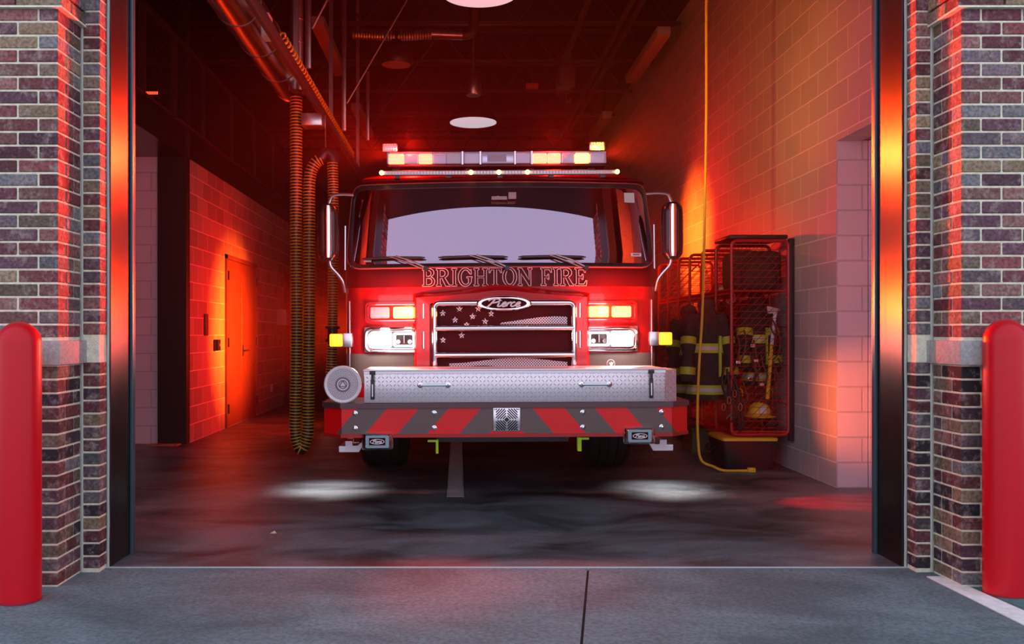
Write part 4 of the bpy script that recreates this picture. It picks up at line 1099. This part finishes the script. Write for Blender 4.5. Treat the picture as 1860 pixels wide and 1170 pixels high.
# headlight clusters
def module(s0, s1, z0, z1, off, m, parent, name='lamp_module'):
    O = rrect((s0+s1)/2, (z0+z1)/2, s1-s0, z1-z0, .012, 3)
    c = surf((s0+s1)/2, (z0+z1)/2, off+.012); n = len(O)
    v = loopsurf(O, off)+loopsurf(O, off+.010)+[c]
    return T(name, MB().add(v, [(i, (i+1) % n, n+(i+1) % n, n+i) for i in range(n)]+[(n+i, n+(i+1) % n, 2*n) for i in range(n)]), m, parent)
for sg in (-1, 1):
    cs_ = sg*.835
    # upper warning pair
    O, I = ring_pair(cs_, 1.405, .425, .160, .035, .375, .115, .025)
    bz = surfring(O, I, .0, .040, M_redpaint, 'warning_light_bezel')
    O, I = ring_pair(cs_, 1.405, .390, .128, .030, .378, .117, .026)
    surfring(O, I, .030, .044, M_chrome, 'bezel_rim', bz)
    patch(cs_-.19, cs_+.19, 1.345, 1.465, .008, M_rack, 'lamp_backing', bz)
    if sg < 0: mods = ((-.175, -.025, M_ledpink), (.005, .165, M_ledamb))
    else: mods = ((-.165, -.010, M_ledred), (.015, .170, M_ledred))
    for a, b, m in mods: module(cs_+a, cs_+b, 1.362, 1.448, .014, m, bz)
    # headlight pair
    bl = plate('headlight_plate', densify([(cs_-.23, 1.10), (cs_+.23, 1.10), (cs_+.23, 1.295), (cs_-.23, 1.295)], .1), 0, .012, mat('plate_grey', (.42, .36, .37), .35, .6), bev=.003)
    O, I = ring_pair(cs_, 1.197, .430, .180, .050, .380, .135, .030)
    surfring(O, I, .0, .030, mat('recess_metal', (.55, .40, .42), .35, .8), 'headlight_recess', bl)
    for w2, h2, rr2, o2 in ((.424, .176, .009, .036), (.384, .138, .006, .034)):
        lp = densify(rrect(cs_, 1.197, w2, h2, .045, 5), .06); T('headlight_bezel', MB().tube([surf(s, z, o2) for s, z in lp], rr2, 8, closed=True), M_chrome, bl)
    patch(cs_-.19, cs_+.19, 1.13, 1.265, .014, M_trim, 'lamp_backing', bl)
    o_ = cs_+sg*.095; i_ = cs_-sg*.090
    module(o_-.085, o_+.085, 1.140, 1.256, .022, M_ledwht, bl, 'headlight_lamp')
    O, I = ring_pair(i_, 1.197, .172, .112, .02, .132, .078, .012)
    surfring(O, I, .02, .034, M_halo, 'headlight_halo', bl)
    for q in (-.045, .045):
        T('headlight_projector', MB().cyl(surf(i_+q, 1.182, .02), surf(i_+q, 1.182, .034), .018, n=16), M_chrome, bl)
    T('headlight_fins', MB().box(*sum([[v-.004, v+.004] for v in (surf(i_, 1.2, .03).x,)], []), surf(i_, 1.2, .03).y-.005, surf(i_, 1.2, .03).y+.01, 1.17, 1.23), M_alu, bl)
    # taupe band under the headlights
    pa = sorted((sg*.655, sg*1.26)); patch(pa[0], pa[1], .86, 1.088, .004, M_taupe, 'taupe_band')
    # chrome slot trim beside grille
    for z0, z1 in ((1.36, 1.47), (1.13, 1.26)):
        s_ = sg*.595; T('intake_trim', MB().tube([surf(s_, z0, .05), surf(s_, z1, .05)], .011, 8), M_chrome)
    # marker lamps on the cab corner
    s_ = sg*1.36; p = surf(s_, 1.195, 0)
    x0, x1 = (p.x-.115, p.x-.015) if sg < 0 else (p.x+.015, p.x+.115)
    mk = T('side_marker', MB().box(x0, x1, 7.28, 7.33, 1.145, 1.245, bev=.012), M_mark)
    T('marker_bracket', MB().box(min(x1, p.x)-.0 if sg < 0 else p.x-.06, p.x+.06 if sg < 0 else x0, 7.29, 7.36, 1.14, 1.25, bev=.006), M_alu, mk)
    # cab edge seam
    T('panel_seam', MB().tube([surf(sg*1.20, z, .003) for z in (.86, 1.1, 1.3, 1.5)], .0035, 5), M_letter)
# small round emblem
em = T('round_emblem', MB().cyl(surf(.845, 1.005, .004), surf(.845, 1.005, .010), .033, n=28), M_white2)
mb = MB().cyl(surf(.845, 1.005, .009), surf(.845, 1.005, .012), .029, n=28)
T('emblem_field', mb, M_taupe, em)
T('emblem_figure', MB().prism([(TX+.845-.02, 1.02), (TX+.845-.012, 1.0), (TX+.845-.006, .99), (TX+.845, .984), (TX+.845+.006, .99), (TX+.845+.012, 1.0), (TX+.845+.02, 1.02), (TX+.845+.008, 1.008), (TX+.845, 1.022), (TX+.845-.008, 1.008)], surf(.845, 1.0, .016).y, surf(.845, 1.0, .01).y), M_white2, em)

# cab sides back, body
T('cab_rear_wall', MB().box(TX-1.21, TX+1.21, 9.95, 10.0, .8, 2.50), M_blackpaint)
bd = T('body', MB().box(TX-1.24, TX+1.24, 10.15, 15.6, .75, 2.45, bev=.03), M_redpaint)
T('pump_panel', MB().box(TX-1.20, TX+1.20, 10.0, 10.15, .8, 2.3), M_alu)
T('chassis', MB().box(TX-.45, TX+.45, 6.6, 15.4, .50, .74).box(TX-1.15, TX+1.15, 7.4, 9.9, .66, .80), M_trim)

for x0, x1, y, z in ((TX-1.27, TX-1.24, 12.2, 1.35), (TX+1.24, TX+1.27, 11.9, 2.40)):
    T('side_flasher', MB().box(x0, x1, y-.09, y+.09, z-.04, z+.04, bev=.008), M_ledred)
# mirrors
for sg in (-1, 1):
    cx = TX+sg*1.345
    prof = []
    for k in range(13):
        v = k/12; z = 1.815+.445*v; e = min(1, math.sqrt(max(0, 1-((v-.5)*2)**6))); e = .55+.45*e
        prof.append([(cx+ (x)*e, 7.32+y*e, z) for x, y in rrect(0, 0, .165, .13, .055, 4)])
    mr = T('mirror', MB().ring_loft(prof), M_blackpaint if False else M_darkg, angle=50)
    prof = []
    for k in range(13):
        v = k/12; z = 1.835+.405*v; ww = .5*.062*(1 if 0 < k < 12 else .8)
        prof.append([(cx-sg*.008+ww*math.cos(a), 7.262-.028*math.sin(a), z) for a in [PI*i/10 for i in range(11)]])
    T('mirror_chrome', MB().ring_loft(prof, closed=False), M_chrome, mr)
    p = surf(sg*1.36, 2.33)
    T('mirror_arm', MB().tube(smooth([(p.x-sg*.02, 7.36, 2.335), (p.x+sg*.07, 7.33, 2.335), (p.x+sg*.13, 7.32, 2.325), (cx-sg*.02, 7.32, 2.30), (cx, 7.32, 2.24)], 5), .013, 8), M_alu, mr)
    p = surf(sg*1.36, 1.65)
    T('mirror_arm', MB().tube(smooth([(cx-sg*.01, 7.32, 1.83), (cx-sg*.02, 7.32, 1.77), (cx-sg*.08, 7.33, 1.70), (p.x+sg*.015, 7.34, 1.65), (p.x, 7.36, 1.57)], 5), .013, 8), M_alu, mr)
    T('grab_rail', MB().tube([(TX+sg*1.225, 7.42, 1.75), (TX+sg*1.222, 7.42, 2.1)], .008, 6), M_alu)

# clearance LED strip along the roof front
def sy(d): return surf(d, 2.42).y
mb = MB(); n = 30
pts = [(-.93+1.86*i/n) for i in range(n+1)]
ring = []
LY = 7.27
T('scene_light_bar', MB().box(TX-.92, TX+.92, LY, LY+.05, 2.475, 2.512, bev=.006), M_alu)
mb = MB()
for k in range(74):
    x = TX-.90+k*.0245; mb.box(x, x+.018, LY-.004, LY+.001, 2.482, 2.505)
T('scene_light_lens', mb, mat('strip_lens', (.75, .62, .62), .2))
for x in (-.8, -.4, 0, .4, .8): T('light_bracket', MB().box(TX+x-.02, TX+x+.02, LY+.02, LY+.20, 2.455, 2.48), M_trim)
for px in (696, 858, 909, 961, 1124):
    x = (px-VX)*LY/F
    T('clearance_light', MB().lathe((x, LY-.012, 2.494), [(.004, -.010), (.014, -.006), (.018, .006), (.018, .02)], axis='y', n=16), M_dot)
T('front_camera', MB().box(TX-.035, TX+.035, 7.31, 7.36, 2.385, 2.43, bev=.005).cyl((TX, 7.30, 2.41), (TX, 7.32, 2.41), .015), M_trim)
T('roof_visor', MB().ring_loft([[surf(s, 2.425, .0) for s in ss], [surf(s, 2.435, .03) for s in ss], [surf(s, 2.452, .03) for s in ss], [surf(s, 2.458, .0) for s in ss]], closed=False), M_blackpaint)

# light bar
BY = 7.60; sB = F/BY
def bxp(px): return (px-VX)/sB
lb = T('light_bar', MB().box(bxp(707), bxp(1103), BY, BY+.30, 2.595, 2.620, bev=.01).box(bxp(707)+.01, bxp(1103)-.01, BY+.02, BY+.30, 2.715, 2.725, bev=.004).box(bxp(720), bxp(1090), BY+.12, BY+.2, 2.62, 2.715), M_trim)
for a, b, m, nm in ((708, 737, M_ledred, 'lit_module'), (738, 762, M_ledoff, 'unlit_module'), (763, 788, M_ledred, 'lit_module'), (789, 813, M_ledoff, 'unlit_module'),
                    (814, 840, mat('yellowish_lens', (.55, .55, .33), .2), 'unlit_module'), (847, 874, M_white2, 'white_module'), (878, 937, M_alu, 'centre_module'), (940, 966, M_white2, 'white_module'),
                    (971, 997, M_ledred, 'lit_module'), (998, 1022, M_ledred, 'lit_module'), (1024, 1047, M_ledoff, 'unlit_module'), (1048, 1074, M_ledamb, 'lit_module'), (1075, 1101, M_ledoff, 'unlit_module')):
    mo = T(nm, MB().box(bxp(a), bxp(b), BY+.012, BY+.06, 2.626, 2.708, bev=.010), m, lb)
T('emitter_lens', MB().box(bxp(888), bxp(923), BY+.004, BY+.02, 2.636, 2.70, bev=.004), mat('emitter_grey', (.40, .36, .40), .5, bump=.4, bscale=300), lb)
T('clear_cover', MB().box(bxp(706), bxp(1104), BY, BY+.004, 2.622, 2.716), M_lens, lb)
for px in (843, 875.5, 938.5, 969): T('divider', MB().box(bxp(px)-.006, bxp(px)+.006, BY-.003, BY+.08, 2.615, 2.722), M_alu, lb)
for x in (-.5, .1, .6, 1.1): T('bar_foot', MB().box(x-.03, x+.03, BY+.08, BY+.2, 2.505, 2.60), M_trim, lb)
# work lamps above the bar
for px, z, lit in ((711, 267, 0), (1088, 266, 1)):
    Y = 7.95; x, _, zc = P(px, z, Y); wl = T('work_lamp', MB().box(x-.066, x+.066, Y, Y+.06, zc-.038, zc+.038, bev=.008), M_alu)
    mb = MB()
    for i in range(5):
        for j in range(3): mb.cyl((x-.045+i*.0225, Y-.004, zc-.022+j*.022), (x-.045+i*.0225, Y+.002, zc-.022+j*.022), .009, n=10)
    T('lamp_diodes', mb, M_white2, wl)
    if lit: T('lit_strip', MB().box(x-.035, x+.035, Y-.007, Y-.003, zc-.026, zc-.012), M_ledamb, wl)
    T('lamp_post', MB().cyl((x, Y+.04, 2.50), (x, Y+.04, zc-.03), .012, n=8), M_trim, wl)

# bumper
BZ0, BZ1 = .545, .742
def plan(off=0):
    return [(-1.25, 7.05), (-1.25+off, 6.62), (-1.11+off*.5, 6.46+off), (1.11-off*.5, 6.46+off), (1.25-off, 6.62), (1.25, 7.05)]
def bumper(z0, z1, out):
    pl = [(-1.28-out, 7.05), (-1.28-out, 6.60), (-1.14-out*.5, 6.46-out), (1.14+out*.5, 6.46-out), (1.28+out, 6.60), (1.28+out, 7.05)]
    return [[(TX+x, y, z) for x, y in pl] for z in (z0, z1)]
M_chev = chevron_mat()
bp_ = T('bumper', MB().ring_loft(bumper(BZ0, BZ1, 0)), M_chev)
T('bumper_top_rail', MB().ring_loft(bumper(BZ1-.012, BZ1+.022, .014)), mat('bumper_rail', (.12, .07, .08), .35, .4), bp_)
T('bumper_bottom_rail', MB().ring_loft(bumper(BZ0-.018, BZ0+.006, .008)), M_rack, bp_)
for x in (-1.045, -.50, .525, 1.07):
    for z in (.695, .592):
        T('bolt', MB().lathe((TX+x, 6.46, z), [(.018, 0), (.018, -.003), (.011, -.006), (.009, -.014), (.001, -.015)], axis='y', n=14), M_chrome, bp_)
T('gravel_tray', MB().box(TX-1.0, TX+1.0, 6.7, 7.15, .70, .745), M_tread, bp_)
# speaker grate in bumper centre
sp_ = T('bumper_speaker', MB().box(TX-.093, TX+.093, 6.448, 6.46, BZ0+.022, BZ1-.012, bev=.004), M_alu, bp_)
mb = MB(); c = (TX, (BZ0+.022+BZ1-.012)/2)
for ux in (-1, 1):
    for uz in (-1, 1):
        for k in range(7):
            cc = .032+.0182*k; L = .074; xa, xb = .005, cc-.005
            xa = max(xa, cc-L); xb = min(xb, L)
            if xb-xa < .006: continue
            mb.cyl((c[0]+ux*xa, 6.447, c[1]+uz*(cc-xa)), (c[0]+ux*xb, 6.447, c[1]+uz*(cc-xb)), .0038, n=4)
mb.prism([(c[0]-.019, c[1]), (c[0], c[1]-.019), (c[0]+.019, c[1]), (c[0], c[1]+.019)], 6.4455, 6.449)
T('speaker_slots', mb, M_trim, sp_)
for dx in (-.083, .083):
    for dz in (-.07, .07): T('screw', MB().cyl((TX+dx, 6.444, c[1]+dz), (TX+dx, 6.449, c[1]+dz), .005, n=8), M_chrome, sp_)

# tread plate locker on the bumper
LX0, LX1, LZ0, LZ1, LY0 = TX-.985, TX+1.10, .765, .985, 6.47
lk = T('bumper_locker', MB().box(LX0, LX1, LY0, 6.98, LZ0, LZ1, bev=.006).add([(LX1, LY0, LZ0), (LX1, LY0, LZ1), (LX1+.09, LY0+.07, LZ1), (LX1+.09, LY0+.07, LZ0), (LX1, 6.9, LZ0), (LX1, 6.9, LZ1), (LX1+.09, 6.9, LZ1), (LX1+.09, 6.9, LZ0)], [(0, 1, 2, 3), (2, 6, 7, 3), (1, 5, 6, 2), (0, 3, 7, 4)]), M_tread)
def lozenges(x0, x1, z0, z1, yf, pitch=.027, fy=None):
    mb = MB(); i = 0; x = x0+pitch/2
    while x < x1-.004:
        j = 0; z = z0+pitch/2
        while z < z1-.004:
            sg = 1 if (i+j) % 2 else -1; L = pitch*.50; W = pitch*.115; c45 = .7071
            y = yf if fy is None else fy(x)
            dx, dz = c45*L, c45*L*sg; nx, nz = -c45*sg*W, c45*W
            mb.add([(x-dx, y, z-dz), (x+nx, y-.0012, z+nz), (x+dx, y, z+dz), (x-nx, y-.0012, z-nz), (x, y-.0045, z)], [(0, 1, 4), (1, 2, 4), (2, 3, 4), (3, 0, 4)])
            z += pitch; j += 1
        x += pitch; i += 1
    return mb
T('tread_pattern', lozenges(LX0+.01, LX1, LZ0, LZ1, LY0-.0005), M_tread, lk, angle=10)
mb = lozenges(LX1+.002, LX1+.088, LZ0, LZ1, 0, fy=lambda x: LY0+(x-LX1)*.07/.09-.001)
T('tread_pattern', mb, mat('red_light_tinted_tread', (.80, .55, .56), .25, .7), lk, angle=10)  # red reflection on the angled end tinted into the plate colour
# top lip
T('locker_lid', MB().box(LX0-.004, LX1+.004, LY0-.006, 6.99, LZ1-.002, LZ1+.012, bev=.003), M_tread, lk)
T('locker_lid_lip', MB().box(LX0, LX1, LY0-.004, LY0, LZ1-.020, LZ1), M_tread, lk)
mid0, mid1 = TX-.43, TX-.13
for x0 in (TX-.36, TX+.70):
    for k in (0, .26): pass
for x in (TX-.53+.03, TX+.615):
    mb = MB().tube(smooth([(x-.095, LY0-.004, .888), (x-.095, LY0-.035, .888), (x-.07, LY0-.04, .888), (x+.07, LY0-.04, .888), (x+.095, LY0-.035, .888), (x+.095, LY0-.004, .888)], 4), .008, 8)
    h = T('locker_handle', mb, M_chrome, lk)
    for q in (-.095, .095):
        T('handle_mount', MB().lathe((x+q, LY0, .888), [(.022, 0), (.020, -.006), (.012, -.010)], axis='y', n=14), M_chrome, lk)
    mb = MB()
    for q in (-.02, .02): mb.box(x+q-.012, x+q+.012, LY0-.050, LY0-.03, .880, .896)
for x in (TX-.925, TX+1.0):
    T('latch', MB().box(x-.013, x+.013, LY0-.014, LY0-.002, .790, .930, bev=.003).box(x-.020, x+.020, LY0-.016, LY0-.002, .962, .988, bev=.003).box(x-.008, x+.008, LY0-.020, LY0-.010, .92, .97).cyl((x, LY0-.024, .925), (x, LY0-.01, .925), .009, n=10).cyl((x, LY0-.024, .80), (x, LY0-.01, .80), .006, n=10), M_trim, lk)
    T('latch_slot', MB().box(x-.004, x+.004, LY0-.017, LY0-.013, .81, .895), M_alu, lk)

# siren at the left corner
sx_, sz_ = (624-VX)*6.50/F, CAMH-(697-VY)*6.50/F
si = T('siren_speaker', MB().lathe((sx_, 6.50, sz_), [(.128, .0), (.130, .01), (.130, .05), (.10, .12), (.06, .2)], axis='y', n=44), M_chrome)
T('siren_ring', MB().lathe((sx_, 6.50, sz_), [(.130, .004), (.131, -.008), (.124, -.016), (.112, -.012), (.110, -.002)], axis='y', n=44, caps=False), M_white2, si)
T('siren_face', MB().cyl((sx_, 6.498, sz_), (sx_, 6.505, sz_), .112, n=40), mat('siren_grey', (.75, .70, .74), .4, .3), si)
mb = MB()
for r in [.055+.0095*k for k in range(6)]:
    n = int(2*PI*r/.0105)
    for k in range(n):
        a = 2*PI*k/n+r*30; mb.cyl((sx_+r*math.cos(a), 6.4965, sz_+r*math.sin(a)), (sx_+r*math.cos(a), 6.499, sz_+r*math.sin(a)), .0036, n=6)
T('siren_holes', mb, M_trim, si)
n = 28
mb = MB().tube([(sx_+.046*math.cos(2*PI*i/n), 6.494, sz_+.046*math.sin(2*PI*i/n)) for i in range(n)], .005, 6, closed=True).tube([(sx_+.028*math.cos(2*PI*i/n), 6.494, sz_+.028*math.sin(2*PI*i/n)) for i in range(n)], .003, 6, closed=True)
for k in range(3):
    a = PI/2+k*2*PI/3; b = a+2*PI/3
    mb.cyl((sx_+.028*math.cos(a), 6.494, sz_+.028*math.sin(a)), (sx_+.028*math.cos(b), 6.494, sz_+.028*math.sin(b)), .003, n=6)
T('siren_badge', mb, mat('badge_grey', (.22, .16, .18), .5), si)
T('siren_bracket', MB().box(sx_-.03, sx_+.03, 6.55, 6.65, .742, sz_-.08), M_trim, si)

# chrome plates hanging under the bumper
for px, py, sg in ((686.5, 800, -1), (1161.5, 793.5, 1)):
    Y = 6.44; s_ = F/Y; x, z = (px-VX)/s_, CAMH-(py-VY)/s_; z += .004 if sg > 0 else -.002
    w_, h_ = .108, .058
    rings = []
    for y, k in ((Y+.05, 1.0), (Y+.0, 1.0), (Y-.012, .96), (Y-.030, .74)):
        rings.append([(x+a*k, y, z+b*k) for a, b in rrect(0, 0, 2*w_, 2*h_, .012, 3)])
    hp_ = T('hose_outlet_cover', MB().ring_loft(rings), M_chrome)
    T('cover_plate', MB().box(x-.056, x+.056, Y-.034, Y-.029, z-.024, z+.026), M_logo, hp_)
    mb = MB(); O = ellip(x, z+.001, .050, .018, 32); I = ellip(x, z+.001, .045, .014, 32); mb.frame(O, I, Y-.038, Y-.034)
    T('logo_ring', mb, M_white2, hp_)
    script(x, z+.002, .070, .020, 0, .0024, hp_, base=lambda a, b: (a, Y-.0375, b))
    T('cover_mount', MB().box(x-.09, x+.09, Y+.05, Y+.16, z-.03, .56), M_trim, hp_)
    # cab step ends beyond
    Ys = 6.56; q = [(400, 430), (575, 430), (585, 550), (720, 550), (850, 430), (850, 540), (750, 715), (400, 715)]
    def SP(u, v):
        X = (600+u/14.31-VX)*Ys/F; Z = CAMH-(770+v/14.31-VY)*Ys/F
        return (X if sg < 0 else 2*TX-X, Z)
    pl = [SP(u, v) for u, v in q]
    st_ = T('step', MB().prism(pl if sg < 0 else pl[::-1], Ys, Ys+.02).box(*sorted((SP(400, 0)[0], SP(560, 0)[0])), Ys+.02, 7.1, SP(0, 715)[1], SP(0, 690)[1]), mat('step_white', (.78, .70, .74), .35, .2))
    a, b = sorted((SP(235, 0)[0], SP(400, 0)[0])); z0, z1 = SP(0, 715)[1], SP(0, 560)[1]
    se = T('step_end', MB().box(a, b, Ys+.001, 7.1, z0, z1), M_tread, st_)
    T('step_tread', lozenges(a, b, z0, z1, Ys, .016), M_tread, st_)
# lime tow hooks
for px, py, sg in ((790, 801, -1), (1055, 798, 1)):
    Y = 6.75; x, _, z = P(px, py, Y); 
    xa, xb = (x-.05, x+.025) if sg < 0 else (x-.018, x+.062)
    v = (x+.008, x+.027) if sg < 0 else (x-.02, x+.008)
    T('tow_hook', MB().box(xa, xb, Y, Y+.02, z-.006, z+.008).box(v[0], v[1], Y, Y+.05, z-.090, z+.008, bev=.003), M_lime)
# axle
T('axle', MB().cyl((TX-.9, 8.9, .53), (TX+.9, 8.9, .53), .08).box(TX-.5, TX+.5, 7.1, 7.3, .42, .6), M_trim)
# wheels
def wheel(x, y, sg, dual=False):
    R0, W = .53, .425; x0 = x-W/2
    pr = [(.30, 0), (.40, -.005), (.49, .012), (.515, .035), (.53, .06)]
    for k in range(4):
        a = .06+k*.078; pr += [(.53, a+.012), (.53, a+.064), (.516, a+.066), (.516, a+.076), (.53, a+.078)]
    pr += [(.53, W-.055), (.515, W-.035), (.49, W-.012), (.40, W+.005), (.30, W)]
    t = T('tire', MB().lathe((x0, y, R0), pr, axis='x', n=56), M_rub)
    T('rim', MB().lathe((x, y, R0), [(.02, -.06), (.2, -.05), (.29, -.16 if sg < 0 else -.1), (.30, .1), (.29, .16), (.2, .05), (.02, .06)], axis='x', n=28), M_alu, t)
for x, sg in ((TX-1.02, -1), (TX+1.02, 1)):
    wheel(x, 8.85, sg); wheel(x, 13.4, sg)
for o in ROOT_LIGHTS:
    o.parent = tr; o.location = Vector(o.location)-Vector((TX, TY, 0))
tr.rotation_euler = (0, R_(-.28), 0)

# ------------------------------------------------------------ added red-tinted volume, stands in for lens glow around the lamps
mh = bpy.data.materials.new('glow_scatter'); mh.use_nodes = True
n = mh.node_tree.nodes; n.remove(n['Principled BSDF'])
vs_ = n.new('ShaderNodeVolumeScatter'); vs_.inputs['Density'].default_value = .012; vs_.inputs['Color'].default_value = (1, .3, .26, 1); vs_.inputs['Anisotropy'].default_value = .0
mh.node_tree.links.new(vs_.outputs[0], n['Material Output'].inputs['Volume'])
hz = obj('glow_volume', MB().box(-3.0, 3.0, 6.0, 20, .01, 5.4), mh, loc=(0, 12, 0))
tag(hz, 'red tinted scatter volume added around the truck to stand in for lens glow', 'glow_volume', kind='stuff')
